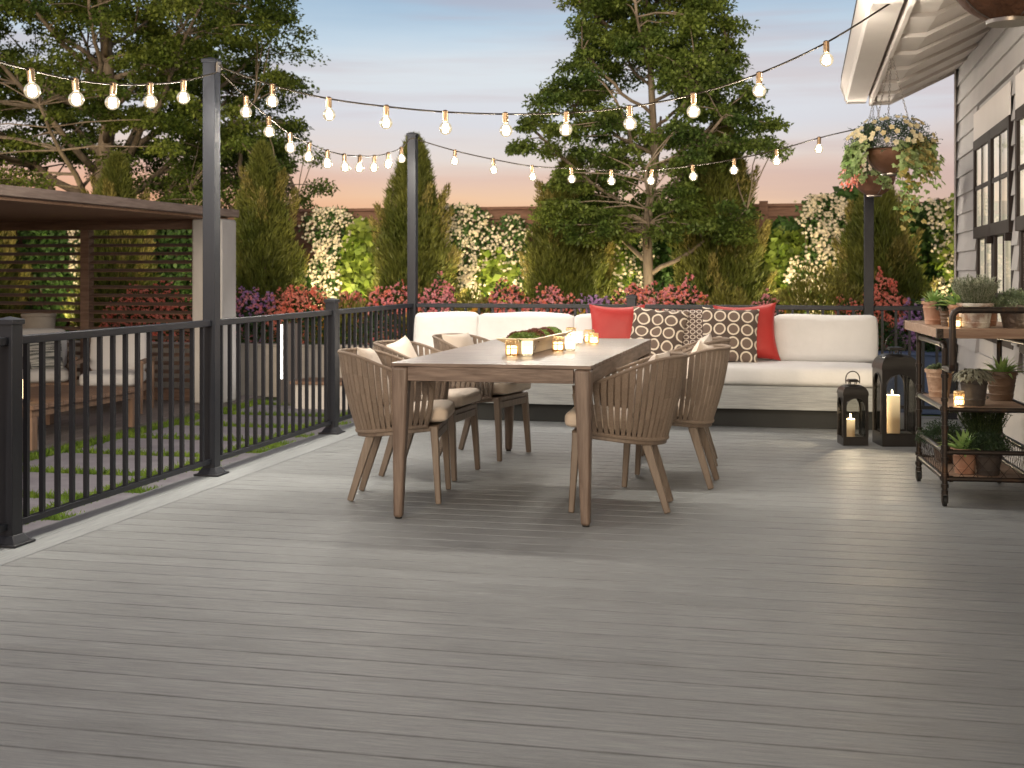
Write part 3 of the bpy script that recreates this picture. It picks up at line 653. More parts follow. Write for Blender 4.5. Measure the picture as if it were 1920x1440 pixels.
# ------------------------------------------------------------------ lanterns
def lantern(x, y, w, d, h, ch_, cr, label, rz=0):
    t = thing('lantern', label, 'lantern', (x, y, 0), rz, 'black arched lanterns beside the sofa')
    # body height hb, dome up to hd, crown to hc, handle to h
    hb = h*.68; hd = h*.815; a, b = w/2, d/2
    m = MB()
    m.box(-a, a, -b, b, .001, h*.10)                                   # base tray
    # four arched faces
    def face(u0, u1, fixed, axis, sgn):
        n = 12; lo = h*.10; top = hb; mar = (u1-u0)*.105; w2 = (u1-u0)/2-mar; cu = (u0+u1)/2; zs = top-.035*h-w2
        inner = [(cu-w2, h*.115), (cu+w2, h*.115)]+[(cu+w2*cos(pi*i/n), zs+w2*sin(pi*i/n)) for i in range(n+1)]
        # build as strips between the inner opening and the outer rectangle
        outer = [(u0, lo), (u1, lo)]+[]
        def proj(p):
            du, dz = p[0]-cu, p[1]-zs
            if dz <= 0: return (u1 if du > 0 else u0, p[1])
            k = min((u1-cu)/abs(du) if abs(du) > 1e-6 else 1e9, (top-zs)/dz if dz > 1e-6 else 1e9); return (cu+du*k, zs+dz*k)
        outer = [(u0, lo), (u1, lo)]+[proj(p) for p in inner[2:]]
        N_ = len(inner); th_ = .008
        def V3(p, o): 
            f = fixed+sgn*o
            return (p[0], f, p[1]) if axis == 'y' else (f, p[0], p[1])
        for o0, o1 in ((0, -th_),):
            vs = [V3(p, o0) for p in outer]+[V3(p, o0) for p in inner]+[V3(p, o1) for p in inner]
            fs = [(i, (i+1) % N_, N_+(i+1) % N_, N_+i) for i in range(N_)]+[(N_+i, N_+(i+1) % N_, 2*N_+(i+1) % N_, 2*N_+i) for i in range(N_)]
            m.add(vs, fs)
            # corner pieces above the arch
            tl = [V3((u0, top), o0), V3((u1, top), o0)]
            ks = [i for i in range(N_) if i >= 2]
            for i in ks[:-1]:
                p, q = outer[i], outer[i+1]
                if abs(p[0]-q[0]) > 1e-6 and abs(p[1]-q[1]) > 1e-6:
                    cpt = (p[0] if abs(p[0]-u0) < 1e-6 or abs(p[0]-u1) < 1e-6 else q[0], top); m.add([V3(p, o0), V3(q, o0), V3(cpt, o0)], [(0, 1, 2)])
        ring = [V3((p[0], p[1]), .002) for p in inner]; m.tube(ring+[ring[0]], .0042, 5)
    face(-a, a, -b, 'y', -1); face(-a, a, b, 'y', 1); face(-b, b, -a, 'x', -1); face(-b, b, a, 'x', 1)
    # corner posts
    for sx in (-1, 1):
        for sy in (-1, 1): m.box(min(sx*(a-.012), sx*(a-.0002)), max(sx*(a-.012), sx*(a-.0002)), min(sy*(b-.012), sy*(b-.0002)), max(sy*(b-.012), sy*(b-.0002)), h*.1, hb)
    m.build('body', M['black'], t, smooth='auto')
    m = MB(); n = 8; lv = []
    for i in range(n+1):
        an = pi/2*i/n; k = .26+.74*cos(an)**.9; lv.append([(-(a+.004)*k, -(b+.004)*k, hb+(hd-hb)*sin(an)), ((a+.004)*k, -(b+.004)*k, hb+(hd-hb)*sin(an)), ((a+.004)*k, (b+.004)*k, hb+(hd-hb)*sin(an)), (-(a+.004)*k, (b+.004)*k, hb+(hd-hb)*sin(an))])
    vs = sum(lv, []); fs = [(i*4+j, i*4+(j+1) % 4, (i+1)*4+(j+1) % 4, (i+1)*4+j) for i in range(n) for j in range(4)]+[(n*4, n*4+1, n*4+2, n*4+3)]
    m.add(vs, fs); o = m.build('dome', M['black'], t); o.data.polygons.foreach_set('use_smooth', [True]*len(o.data.polygons)); o.data.set_sharp_from_angle(angle=radians(50))
    m = MB(); hc = h*.85; k = .46
    for sx in (-1, 1):
        for sy in (-1, 1): m.tube([(sx*a*.24, sy*b*.24, hd-.006), (sx*a*.24, sy*b*.24, hc)], .0045, 8)
    m.hexa([(-a*k, -b*k, hc), (a*k, -b*k, hc), (a*k, b*k, hc), (-a*k, b*k, hc)], [(-a*k*.7, -b*k*.7, hc+.018), (a*k*.7, -b*k*.7, hc+.018), (a*k*.7, b*k*.7, hc+.018), (-a*k*.7, b*k*.7, hc+.018)])
    m.build('crown', M['black'], t, bevel=.002)
    m = MB(); R = a*.54; z0 = hc; hh = h-hc-.004
    m.tube([(-R, -.0, z0-.012), (-R*1.03, 0, z0+.004)]+[(-R*1.03*cos(pi*i/14), 0, z0+.02+(hh-.02)*sin(pi*i/14)) for i in range(15)]+[(R*1.03, 0, z0+.004), (R, 0, z0-.012)], .0042, 6)
    m.build('handle', M['black'], t, True)
    m = MB()
    for s_ in (-1, 1):
        m.box(-a+.010, a-.010, s_*(b-.011)-.001, s_*(b-.011)+.001, h*.10, hb-.004); m.box(s_*(a-.011)-.001, s_*(a-.011)+.001, -b+.0125, b-.0125, h*.10, hb-.004)
    m.build('glass_panes', M['glass'], t)
    m = MB(); m.tube([(a+.001, -b*.3, h*.36), (a+.012, -b*.3, h*.36)], .003, 6); m.box(-a+.0, -a+.006, -b-.003, -b+.001, h*.44, h*.50); m.box(-a, -a+.006, -b-.003, -b+.001, h*.2, h*.24); m.build('hinge', M['black'], t)
    z0 = h*.101
    m = MB(); m.lathe([(cr, 0), (cr, ch_-.004), (cr-.004, ch_), (cr*.5, ch_-.003), (.001, ch_-.004)], 28, (0, 0, 0), True, False)
    c_ = m.build('candle', M['waxglow'], t, 'auto'); c_.location = (-a*.18, 0, z0)
    m = MB(); m.lathe([(.001, -.004), (.0035, .004), (.0045, .011), (.003, .02), (.0005, .03)], 10); f_ = m.build('flame', M['flame'], c_, True); f_.location = (0, 0, ch_+.006)
    ld = bpy.data.lights.new('candle_light', 'POINT'); ld.energy = 9.0 if h > .6 else 6.5; ld.color = (1, .80, .55); ld.shadow_soft_size = .006
    lo = bpy.data.objects.new('candle_light', ld); C.objects.link(lo); lo.parent = c_; lo.location = (0, 0, ch_+.045)
    return t
lantern(.335, 9.09, .17, .17, .505, .125, .030, 'small black arched lantern with a short lit candle, left of the large one', radians(12))
lantern(.62, 9.145, .248, .248, .765, .262, .052, 'large black arched lantern with a tall lit pillar candle, by the cart', radians(12))

# ------------------------------------------------------------------ plants in pots
def pot_mb(r, h, bands=(), taper=.72, lip=.012):
    prof = [(r*taper, 0), (r*taper*1.02, .004)]
    zs = sorted(bands)
    for b in zs:
        rr = r*(taper+(1-taper)*b); prof += [(rr, h*b-.004), (rr+.003, h*b), (rr, h*b+.004)]
    rr = r*(taper+(1-taper)*.86)
    prof += [(rr, h*.86), (r+.004, h*.87), (r+.005, h*.99), (r+.002, h), (r-.006, h), (r-.010, h*.9), (r-.012, h*.8)]
    m = MB(); m.lathe(prof, 32, cap0=True, cap1=False); return m
def potted(x, y, z, r, h, pm, label, kind, size, pmat=None, bands=(.2, .72), taper=.72, group='potted herbs and succulents on the cart'):
    dx, dy = x-.70, y-6.79; x, y = .70+dx*cos(radians(4.5))-dy*sin(radians(4.5)), 6.79+dx*sin(radians(4.5))+dy*cos(radians(4.5))
    t = thing('potted_plant', label, 'potted plant', (x, y, z), random.uniform(0, 6), group)
    pot_mb(r, h, bands, taper).build('pot', M[pm], t, 'auto')
    m = MB(); m.lathe([(r-.011, h*.84), (.002, h*.86)], 24, cap0=False, cap1=False); m.build('soil', M['soil'], t)
    zb = h*.85
    if kind == 'agave':
        n = 30; V = MB()
        for k in range(n):
            a = k*2.399; q = (k+1)/n; el_ = radians(78-62*q+random.uniform(-6, 6)); L = size*(.75+.4*q)*random.uniform(.85, 1.1); w = L*.085
            pts = []; 
            for i in range(6):
                s_ = i/5; e2 = el_-radians(38)*s_*s_*q; 
                rr = L*s_*cos((el_+e2)/2); zz = L*s_*sin((el_+e2)/2); pts.append((rr, zz))
            X_ = Vector((-sin(a), cos(a), 0)); R_ = Vector((cos(a), sin(a), 0)); vs = []
            for i, (rr, zz) in enumerate(pts):
                ww = w*[.8, 1.1, 1.15, .9, .5, .04][i]; c_ = R_*rr+Vector((0, 0, zb+zz))
                vs += [c_-X_*ww, c_-Vector((0, 0, ww*.5)), c_+X_*ww]
            V.add(vs, [(i*3+j, i*3+j+1, i*3+j+4, i*3+j+3) for i in range(5) for j in range(2)])
        V.build('leaves', M['agave'], t, True)
    elif kind == 'spiky':   # rosemary
        n = 190; V = []; st = MB()
        for k in range(n):
            d = rdir(1, .35, 1)[0]; d[2] = abs(d[2])+.35; d = d/np.linalg.norm(d); b = np.array([d[0]*r*.8, d[1]*r*.8, zb]); L = size*random.uniform(.7, 1.05)
            d = d*.62+np.array([0, 0, .48]); q = 60; s_ = RNG.uniform(.12, 1, q)[:, None]; P = b+d*L*s_; st.tube([b, b+d*L], .0012, 4, cap=False)
            V.append(leaves(P, unit(rdir(q)+d*1.1), .016, .0032, .1))
        quads('leaves', np.concatenate(V), M['rosemary' if pm in ('whitepot',) else 'darkherb'], t); st.build('stems', M['stem'], t)
    elif kind in ('bushy', 'thyme', 'dark'):
        n = 3600; D_ = rdir(n, -.15, 1); R_ = RNG.uniform(.35, 1, n)[:, None]**.5*size*(1+.18*np.sin(D_[:, :1]*9+D_[:, 1:2]*7))
        P = D_*R_*np.array([1.1, 1.1, .85])+np.array([0, 0, zb+size*.15]); quads('leaves', leaves(P, unit(D_+rdir(n)*.9), RNG.uniform(.007, .013, n), .0065, .2), M['thyme' if kind != 'dark' else 'darkherb'], t)
        st = MB()
        for k in range(14): d = rdir(1, .2, 1)[0]; st.tube([(0, 0, zb-.01), tuple(d*size*.8+np.array([0, 0, zb]))], .0015, 4)
        st.build('stems', M['stem'], t)
    elif kind == 'sage':
        n = 340; V = []
        D_ = rdir(n, -.05, 1); P = D_*np.array([size*.8, size*.8, size*.55])+np.array([0, 0, zb+.01]); dd = unit(D_*np.array([1, 1, .2])-np.array([0, 0, .55])+rdir(n)*.25)
        quads('leaves', leaves(P, dd, RNG.uniform(.035, .055, n), .017, .5, nrm=D_+rdir(n)*.2), M['sage'], t)
    elif kind == 'succulent':
        V = []
        for k in range(26):
            c_ = rdir(1, .2, 1)[0]*np.array([r*.85, r*.85, size*.7])+np.array([0, 0, zb]); n = 40; D_ = rdir(n, -.1, 1); V.append(leaves(c_+D_*.004, D_, .017, .008, .3))
        quads('leaves', np.concatenate(V), M['thyme'], t)
    return t
def topz(y, z): return z
CT, CM, CB = .902, .5015, .142
potted(.725, 7.25, CT, .058, .125, 'terra', 'tapered pale terracotta pot at the far left corner of the cart top', 'agave', .11)
potted(.765, 7.05, CT, .046, .10, 'brownpot', 'small ribbed brown pot squeezed between two terracotta ones on the cart top', 'dark', .05, bands=(.2, .4, .6, .78))
potted(.80, 6.93, CT, .058, .115, 'terra', 'terracotta pot of long spiky green leaves behind the cart handle corner', 'agave', .15)
potted(.865, 6.88, CT, .088, .125, 'whitepot', 'wide whitewashed clay pot of grey rosemary on the cart top', 'spiky', .145, taper=.78)
potted(.975, 7.12, CT, .062, .125, 'terra', 'plain orange clay pot behind the rosemary and the hammered pot', 'thyme', .05)
potted(1.06, 6.88, CT, .080, .118, 'metpot', 'hammered metal pot of thick thyme at the right of the cart top', 'thyme', .088, bands=(.78,))
potted(.775, 7.36, CM, .072, .152, 'terra2', 'rough textured clay pot of small succulents, far left of the middle shelf', 'succulent', .055)
potted(.868, 6.92, CM, .072, .155, 'darkpot', 'charcoal pot with drooping grey sage leaves on the middle shelf', 'sage', .085)
potted(1.07, 7.22, CM, .080, .155, 'brownpot', 'dark brown ribbed pot holding a bright green rosette on the middle shelf', 'agave', .14, bands=(.2, .5, .75))
potted(.80, 7.36, CB, .062, .12, 'brownpot', 'dark leafy bush in a brown pot at the back left of the bottom shelf', 'dark', .12)
potted(.835, 6.985, CB, .066, .13, 'terra', 'terracotta pot with arching bright green leaves on the bottom shelf', 'agave', .15)
potted(.945, 6.95, CB, .072, .135, 'darkpot', 'black pot with a round dark herb mound on the bottom shelf', 'dark', .10)
potted(1.0, 7.32, CB, .066, .12, 'darkpot', 'tall dark upright herb standing behind the round mound on the bottom shelf', 'spiky', .24)
votive(.755, 6.845, CT, .030, .055, 'bars', 'lit amber ribbed votive beside the cart corner on the top shelf', group='lit votives on the cart')
votive(.775, 6.85, CM, .026, .078, 'lattice', 'lit white votive with a black lattice foot on the middle shelf', group='lit votives on the cart')

# ------------------------------------------------------------------ pipe cart
CR = radians(4.5)
def crot(x, y): dx, dy = x-.70, y-6.79; return (.70+dx*cos(CR)-dy*sin(CR), 6.79+dx*sin(CR)+dy*cos(CR))
ct = thing('plant_cart', 'industrial pipe and wood plant cart on casters against the house', 'cart', crot(.915, 7.175)+(0,), CR)
OX, OY = .915, 7.175; XL, XR, YF, YB = .70-OX, 1.135-OX, 6.79-OY, 7.56-OY
R_ = .0145
def fit(mb, p, ax, r=R_):
    d = {'x': Vector((1, 0, 0)), 'y': Vector((0, 1, 0)), 'z': Vector((0, 0, 1))}[ax]*.009; p = Vector(p); mb.tube([p-d, p+d], r*1.35, 12)
for (x, y) in ((XL, YF), (XL, YB), (XR, YF), (XR, YB)):
    m = MB(); m.tube([(x, y, .085), (x, y, .848 if y == YB else .80)], R_, 14)
    for z in (.105, .16, .24, .30, .40, .47, .54, .66): fit(m, (x, y, z), 'z')
    pc = m.build('upright_pipe', M['pipe'], ct, 'auto')
    cs = MB(); cs.tube([(x, y, .083), (x, y, .064)], .017, 12); cs.box(x-.015, x-.011, y-.016, y+.022, .018, .066); cs.box(x+.011, x+.015, y-.016, y+.022, .018, .066); cs.box(x-.015, x+.015, y-.016, y+.016, .060, .066)
    c_ = cs.build('caster', M['pipe'], ct, bevel=.001); w = MB(); w.tube([(x-.009, y+.006, .0282), (x+.009, y+.006, .0282)], .027, 20); w.build('wheel', M['plinth'], c_, 'auto')
m = MB()
for z in (.14, .275, .49):
    for x in (XL, XR): m.tube([(x, YF, z), (x, YB, z)], R_, 12); fit(m, (x, YF+.03, z), 'y'); fit(m, (x, YB-.03, z), 'y')
    for y in (YF, YB): m.tube([(XL, y, z), (XR, y, z)], R_*.85, 12); fit(m, (XL+.03, y, z), 'x', R_*.85); fit(m, (XR-.03, y, z), 'x', R_*.85)
for x in (XL, XR):
    m.tube([(x, YF, .79), (x, YF+.01, .812), (x, YF+.03, .818), (x, YB-.03, .818), (x, YB-.01, .812), (x, YB, .79)], R_, 12); fit(m, (x, YF+.045, .818), 'y'); fit(m, (x, YB-.045, .818), 'y')
m.build('frame_rails', M['pipe'], ct, 'auto')
m = MB()
for x in (XL, XR):
    m.tube([(x, YF, .70), (x, YF-.17, .70), (x, YF-.192, .708), (x, YF-.20, .735)], .016, 12)
m.tube([(XL, YF-.20, .73), (XL, YF-.20, .965), (XL+.008, YF-.20, .988), (XL+.03, YF-.20, .999), (XR-.03, YF-.20, .999), (XR-.008, YF-.20, .988), (XR, YF-.20, .965), (XR, YF-.20, .73)], .0165, 14)
m.tube([(XL+.045, YF-.20, .999), (XL+.049, YF-.20, .999)], .020, 14)
m.build('handle', M['pipe'], ct, 'auto')
m = MB(); m.box(XL-.04, XR+.035, YF-.03, YB+.27, .8505, .9005); m.build('top_shelf', M['shelf'], ct, bevel=.003)
m = MB(); m.box(XL-.043, XL-.012, YF-.033, YF-.0305, .8515, .8995); m.box(XL-.043, XL-.0405, YF-.0305, YF+.0, .8515, .8995)
for z in (.864, .887): m.sphere((XL-.026, YF-.034, z), .005, 8, 6)
m.box(XL-.043, XL-.0405, YB+.24, YB+.27, .8515, .8995)
m.build('corner_bracket', M['pipe'], ct)
m = MB(); m.box(XL+.016, XR-.016, YF+.014, YB-.014, .486, .4995); m.build('middle_shelf', M['shelf'], ct, bevel=.002)
m = MB(); m.box(XL+.016, XR-.016, YF+.014, YB-.014, .128, .1405); m.build('bottom_shelf', M['shelf'], ct, bevel=.002)
m = MB()
def wires(a, b, z0, z1, n, ax, f):
    for k in range(n):
        for s_ in (0, 1):
            p0 = a+(b-a)*(k+(0 if s_ else 1.4))/(n+1.4); p1 = a+(b-a)*(k+(1.4 if s_ else 0))/(n+1.4)
            q = [(f, p0, z0), (f, p1, z1)] if ax == 'y' else [(p0, f, z0), (p1, f, z1)]; m.tube(q, .0013, 4)
wires(YF, YB, .15, .265, 14, 'y', XL); wires(YF, YB, .15, .265, 14, 'y', XR); wires(XL, XR, .15, .265, 5, 'x', YF); wires(XL, XR, .15, .265, 8, 'x', YB)
m.tube([(XL, YB, .2), (XL, YF, .2)], .0013, 4); m.tube([(XR, YB, .2), (XR, YF, .2)], .0013, 4)
m.build('wire_basket', M['pipe'], ct)

# ------------------------------------------------------------------ house
XW, HY0, HY1 = 1.226, -1.2, 10.90
hs = thing('house', 'pale clapboard house wall with dark framed windows and deep cream eave', 'house', (XW, 5, 0))
hs.location = (0, 0, 0)
EX = .1475; m = MB(); z = -.45; WTOP = 3.35
WINS = [(8.07, 9.71)]; wy = 8.07
while wy > 0: WINS.append((wy-1.86, wy-.22)); wy -= 1.86
WZ0, WZ1 = .72, 2.118
segs = []; last = HY1
for a_, b_ in WINS: segs.append((b_+.0, last)); last = a_
segs.append((HY0, last))
z = 2.374-EX*20
while z < WTOP:
    z1 = z+EX
    rows = segs if (z1 > WZ0 and z < WZ1+.20) else [(HY0, HY1)]
    if z1 > WZ0 and z < WZ1+.20: rows = [(a_+(.0 if a_ == HY0 else 0), b_) for a_, b_ in segs]
    for a_, b_ in rows:
        m.add([(XW-.020, a_, z), (XW-.020, b_, z), (XW-.003, b_, z1), (XW-.003, a_, z1), (XW+.01, a_, z), (XW+.01, b_, z), (XW+.01, b_, z1), (XW+.01, a_, z1)],
              [(0, 3, 2, 1), (0, 1, 5, 4), (1, 2, 6, 5), (3, 0, 4, 7), (2, 3, 7, 6)])
    z = z1
m.build('siding', M['siding'], hs)
m = MB(); cur = HY0
ws = sorted(WINS)
for a_, b_ in ws: m.box(XW+.0102, XW+.16, cur, a_, -.45, WTOP); m.box(XW+.0102, XW+.16, a_, b_, -.45, WZ0); m.box(XW+.0102, XW+.16, a_, b_, WZ1, WTOP); cur = b_
m.box(XW+.0102, XW+.16, cur, HY1-.002, -.45, WTOP); m.box(XW+.161, XW+5, HY1-.16, HY1-.002, -.45, 4.2); m.box(XW+.161, XW+5, HY0, HY0+.15, -.45, 4.2)
m.build('wall', M['siding'], hs)
m = MB(); m.box(XW-.028, XW+.10, HY1, HY1+.022, -.45, WTOP); m.box(XW-.028, XW-.0215, HY1-.055, HY1, -.45, WTOP-.45); m.build('corner_trim', M['trim'], hs, bevel=.002)
for i, (a_, b_) in enumerate(WINS):
    wn_ = MB(); f = .05
    wn_.box(XW-.026, XW-.0215, a_-.02, b_+.02, WZ1+.002, WZ1+.20)          # header board
    win = wn_.build('window', M['trim'], hs, bevel=.002)
    md = (a_+b_)/2; zm = 1.42
    fr = MB()
    for ya, yb in ((a_, md), (md, b_)):
        # upper sash, proud of the wall
        for q in ((ya+.004, ya+.065), (yb-.065, yb-.004)): fr.box(XW-.032, XW+.02, q[0], q[1], zm, WZ1)
        fr.box(XW-.032, XW+.02, ya+.065, yb-.065, WZ1-.07, WZ1); fr.box(XW-.032, XW+.02, ya+.065, yb-.065, zm, zm+.08)
        yc = (ya+yb)/2; fr.box(XW-.027, XW-.0205, yc-.014, yc+.014, zm+.08, WZ1-.07); zc = (zm+.08+WZ1-.07)/2
        fr.box(XW-.026, XW-.0205, ya+.065, yc-.014, zc-.016, zc+.016); fr.box(XW-.026, XW-.0205, yc+.014, yb-.065, zc-.016, zc+.016)
        # lower sash, set back
        for q in ((ya+.004, ya+.075), (yb-.075, yb-.004)): fr.box(XW-.010, XW+.06, q[0], q[1], WZ0, zm-.002)
        fr.box(XW-.010, XW+.06, ya+.075, yb-.075, WZ0, WZ0+.08); fr.box(XW-.006, XW+.0, yc-.014, yc+.014, WZ0+.08, zm-.002); fr.box(XW-.005, XW+.0, ya+.075, yc-.014, 1.02, 1.05); fr.box(XW-.005, XW+.0, yc+.014, yb-.075, 1.02, 1.05)
    fr.build('sash', M['winframe'], win, bevel=.002)
    lk = MB()
    for yy in (a_+.02, md-.01): lk.box(XW-.05, XW-.01, yy, yy+.05, zm-.05, zm-.002)
    lk.build('sash_horn', M['winframe'], win, bevel=.006)
    gp_ = MB(); gp_.add([(XW-.020, a_+.06, zm+.07), (XW-.020, b_-.06, zm+.07), (XW-.020, b_-.06, WZ1-.06), (XW-.020, a_+.06, WZ1-.06)], [(0, 3, 2, 1)]); gp_.add([(XW+.0015, a_+.07, WZ0+.07), (XW+.0015, b_-.07, WZ0+.07), (XW+.0015, b_-.07, zm-.003), (XW+.0015, a_+.07, zm-.003)], [(0, 3, 2, 1)]); gp_.build('pane', M['glass'], win)
    cu = MB(); n_ = 120; vs = []
    for k in range(n_+1):
        yy = a_+.01+(b_-a_-.02)*k/n_; xo = .004*sin(k*1.15)+.002*sin(k*.37)
        vs += [(XW-.012+xo, yy, zm+.03), (XW-.012+xo, yy, WZ1-.03)]
    for k in range(n_+1):
        yy = a_+.01+(b_-a_-.02)*k/n_; xo = .004*sin(k*1.15)+.002*sin(k*.37)
        vs += [(XW+.010+xo, yy, WZ0+.03), (XW+.010+xo, yy, zm-.01)]
    cu.add(vs, [(2*k, 2*k+1, 2*k+3, 2*k+2) for k in list(range(n_))+list(range(n_+1, 2*n_+1))]); cu.build('curtain', M['curtain'], win, True)
    rm = MB(); rm.box(XW+.16, XW+.18, a_-.05, b_+.05, WZ0-.05, WZ1+.05); rm.build('blind', M['room'], win)
# eave
RY0, RY1 = HY0-.3, 10.95
m = MB(); m.box(.352, .505, RY0, RY1, 2.572, 2.76)                # boxed gutter board
m.add([(.3515, RY0, 2.585), (.3515, RY1, 2.585), (.305, RY1, 2.70), (.305, RY0, 2.70), (.3515, RY0, 2.76), (.3515, RY1, 2.76), (.305, RY1, 2.735), (.305, RY0, 2.735)], [(0,3,2,1),(4,5,6,7),(3,7,6,2),(1,2,6,5),(0,4,7,3)])
m.add([(.3515, RY0, 2.585), (.3515, RY1, 2.585), (.335, RY1, 2.60), (.335, RY0, 2.60)], [(0, 1, 2, 3)])
m.build('fascia', M['trim'], hs)
m = MB(); m.box(.53, .557, RY0, RY1-.04, 2.545, 2.76); m.build('eave_trim', M['trim'], hs, bevel=.003)
m = MB(); y = RY0; pw_ = .62
while y < RY1-.05:
    y1 = min(RY1-.03, y+pw_)
    # every soffit board laps over its neighbour: its near edge hangs lower
    for (xa, za, xb, zb) in ((.5575, 2.575, .70, 2.578), (.70, 2.578, 1.40, 2.91)):
        m.add([(xa, y, za-.024), (xb, y, zb-.024), (xb, y1, zb), (xa, y1, za), (xa, y, za+.03), (xb, y, zb+.03), (xb, y1, zb+.03), (xa, y1, za+.03)], [(0,1,2,3),(0,4,5,1),(1,5,6,2),(2,6,7,3),(3,7,4,0)])
    y = y1
m.build('soffit', M['trim'], hs)
m = MB(); m.hexa([(.558, RY1-.0295, 2.555), (.70, RY1-.0295, 2.555), (.70, RY1, 2.555), (.558, RY1, 2.555)], [(.558, RY1-.0295, 2.70), (.70, RY1-.0295, 2.70), (.70, RY1, 2.70), (.558, RY1, 2.70)])
m.hexa([(.7005, RY1-.0295, 2.555), (1.6, RY1-.0295, 2.98), (1.6, RY1, 2.98), (.7005, RY1, 2.555)], [(.7005, RY1-.0295, 2.70), (1.6, RY1-.0295, 3.14), (1.6, RY1, 3.14), (.7005, RY1, 2.70)])
m.build('rake_board', M['trim'], hs)
m = MB(); m.add([(.31, RY0, 2.765), (.31, RY1, 2.765), (6.2, RY1, 5.3), (6.2, RY0, 5.3), (.31, RY0, 2.80), (.31, RY1, 2.80), (6.2, RY1, 5.36), (6.2, RY0, 5.36)], [(0,3,2,1),(4,5,6,7),(0,1,5,4),(1,2,6,5),(2,3,7,6),(3,0,4,7)])
m.build('roof', mat('roof_shingles', (.06, .055, .05), .9, 0, (.09, .08, .07), (1, 1, 1), 12), hs)
m = MB(); m.add([(XW+.17, HY1-.16, 4.2-1.1), (6.2, HY1-.16, 3.1), (6.2, HY1-.16, 5.29)], [(0, 1, 2)]); m.build('gable', M['siding'], hs)

# ------------------------------------------------------------------ string lights
def smooth_pts(ctrl, n=8):
    """Catmull-Rom through control points"""
    P = [Vector(c) for c in ctrl]; P = [P[0]*2-P[1]]+P+[P[-1]*2-P[-2]]; out_ = []
    for i in range(1, len(P)-2):
        for k in range(n):
            t_ = k/n; a, b, c, d = P[i-1], P[i], P[i+1], P[i+2]
            out_.append(.5*((2*b)+(c-a)*t_+(2*a-5*b+4*c-d)*t_*t_+(3*b-a-3*c+d)*t_**3))
    out_.append(P[-2]); return out_
m = MB(); m.lathe([(.014, -.052), (.016, -.05), (.0165, -.012), (.0165, .004), (.011, .010), (.006, .012)], 14, cap0=True, cap1=True); bulb0 = m.build('bulb', M['brass'], None, 'auto')
m = MB(); RG = .036; prof = [(.013, -.050)]+[(RG*sin(a), -.092-RG*-cos(a)*-1) for a in [0]]
prof = [(.013, -.052), (.016, -.058)]+[(RG*sin(a), -.091+RG*cos(a)) for a in [radians(x) for x in range(25, 180, 12)]]+[(.0005, -.091-RG)]
m.lathe(prof, 20, cap0=False, cap1=False); gl0 = m.build('globe', M['globe'], bulb0, True)
m = MB()
for k in range(4):
    a = pi/4+k*pi/2; m.tube([(.009*cos(a), .009*sin(a), -.066), (.0125*cos(a), .0125*sin(a), -.090), (.0125*cos(a), .0125*sin(a), -.116)], .0055, 6)
fl0 = m.build('filament', M['filament'], bulb0)
bl_ = bpy.data.lights.new('bulb_light', 'POINT'); bl_.energy = 35.0; bl_.color = (1, .92, .80); bl_.shadow_soft_size = .005
bo_ = bpy.data.objects.new('bulb_light', bl_); C.objects.link(bo_); bo_.parent = bulb0; bo_.location = (0, 0, -.093)
first = [True]
def strand(ctrl, bulbs, label):
    """ctrl: cable points; bulbs: cable points that carry a bulb"""
    t = thing('string_lights', label, 'string lights', ctrl[0], 0, 'strands of globe bulbs over the deck')
    o = Vector(ctrl[0]); pts = smooth_pts(ctrl, 6)
    m = MB(); m.tube([p-o for p in pts], .005, 8); m.build('cable', M['cable'], t, True)
    for b in bulbs:
        if first[0]: c = bulb0; c.parent = t; first[0] = False
        else: c = dup(bulb0, parent=t)
        c.location = Vector(b)-o; c.rotation_euler = (radians(random.uniform(-4, 4)), radians(random.uniform(-4, 4)), random.uniform(0, 1.5))
BY = .345; AX = -3.32
A_ = [(AX, 5.034, 2.075), (AX, 5.389, 2.084), (AX, 5.731, 2.112), (AX, 6.092, 2.164), (AX, 6.463, 2.234)]
strand([(PX, 2.95, 2.38), (AX, 3.30, 2.26), (AX, 3.65, 2.19), (AX, 4.0, 2.135), (AX, 4.34, 2.10), (AX, 4.69, 2.08)]+A_+[(AX+.01, 6.80, 2.325), (PX+.045, 6.862, 2.34)], [(AX, 4.0, 2.135), (AX, 4.34, 2.10), (AX, 4.69, 2.08)]+A_,
       'strand of globe bulbs crossing the big tree at the upper left')
zz = [2.252, 2.168, 2.10, 2.068, 2.05, 2.052, 2.073, 2.102, 2.156, 2.232]
C_ = [(AX, 7.27+BY*k, z_) for k, z_ in enumerate(zz)]
strand([(PX+.045, 6.94, 2.345)]+C_+[(AX, 10.62, 2.33), (PX+.042, 10.81, 2.36)], C_, 'strand of globe bulbs above the left railing, between the two left tall posts')
zz = [2.261, 2.174, 2.119, 2.079, 2.058, 2.055, 2.078, 2.135, 2.235, 2.385]
B_ = [(-2.985+BY*k, 6.9, z_) for k, z_ in enumerate(zz)]
strand([(PX+.068, 6.9, 2.372)]+B_+[(.44, 6.9, 2.575), (.50, 6.9, 2.61)], B_, 'longest and nearest strand of globe bulbs, running from the tall post to the eave')
zz = [2.244, 2.162, 2.096, 2.071, 2.047, 2.045, 2.075, 2.122, 2.191, 2.285]
D_ = [(-2.973+BY*k, 10.84, z_) for k, z_ in enumerate(zz)]
strand([(PX+.045, 10.84, 2.35)]+D_+[(.40, 10.84, 2.345), (.487, 10.84, 2.365)], D_, 'strand of globe bulbs above the sofa, ending behind the hanging baskets')

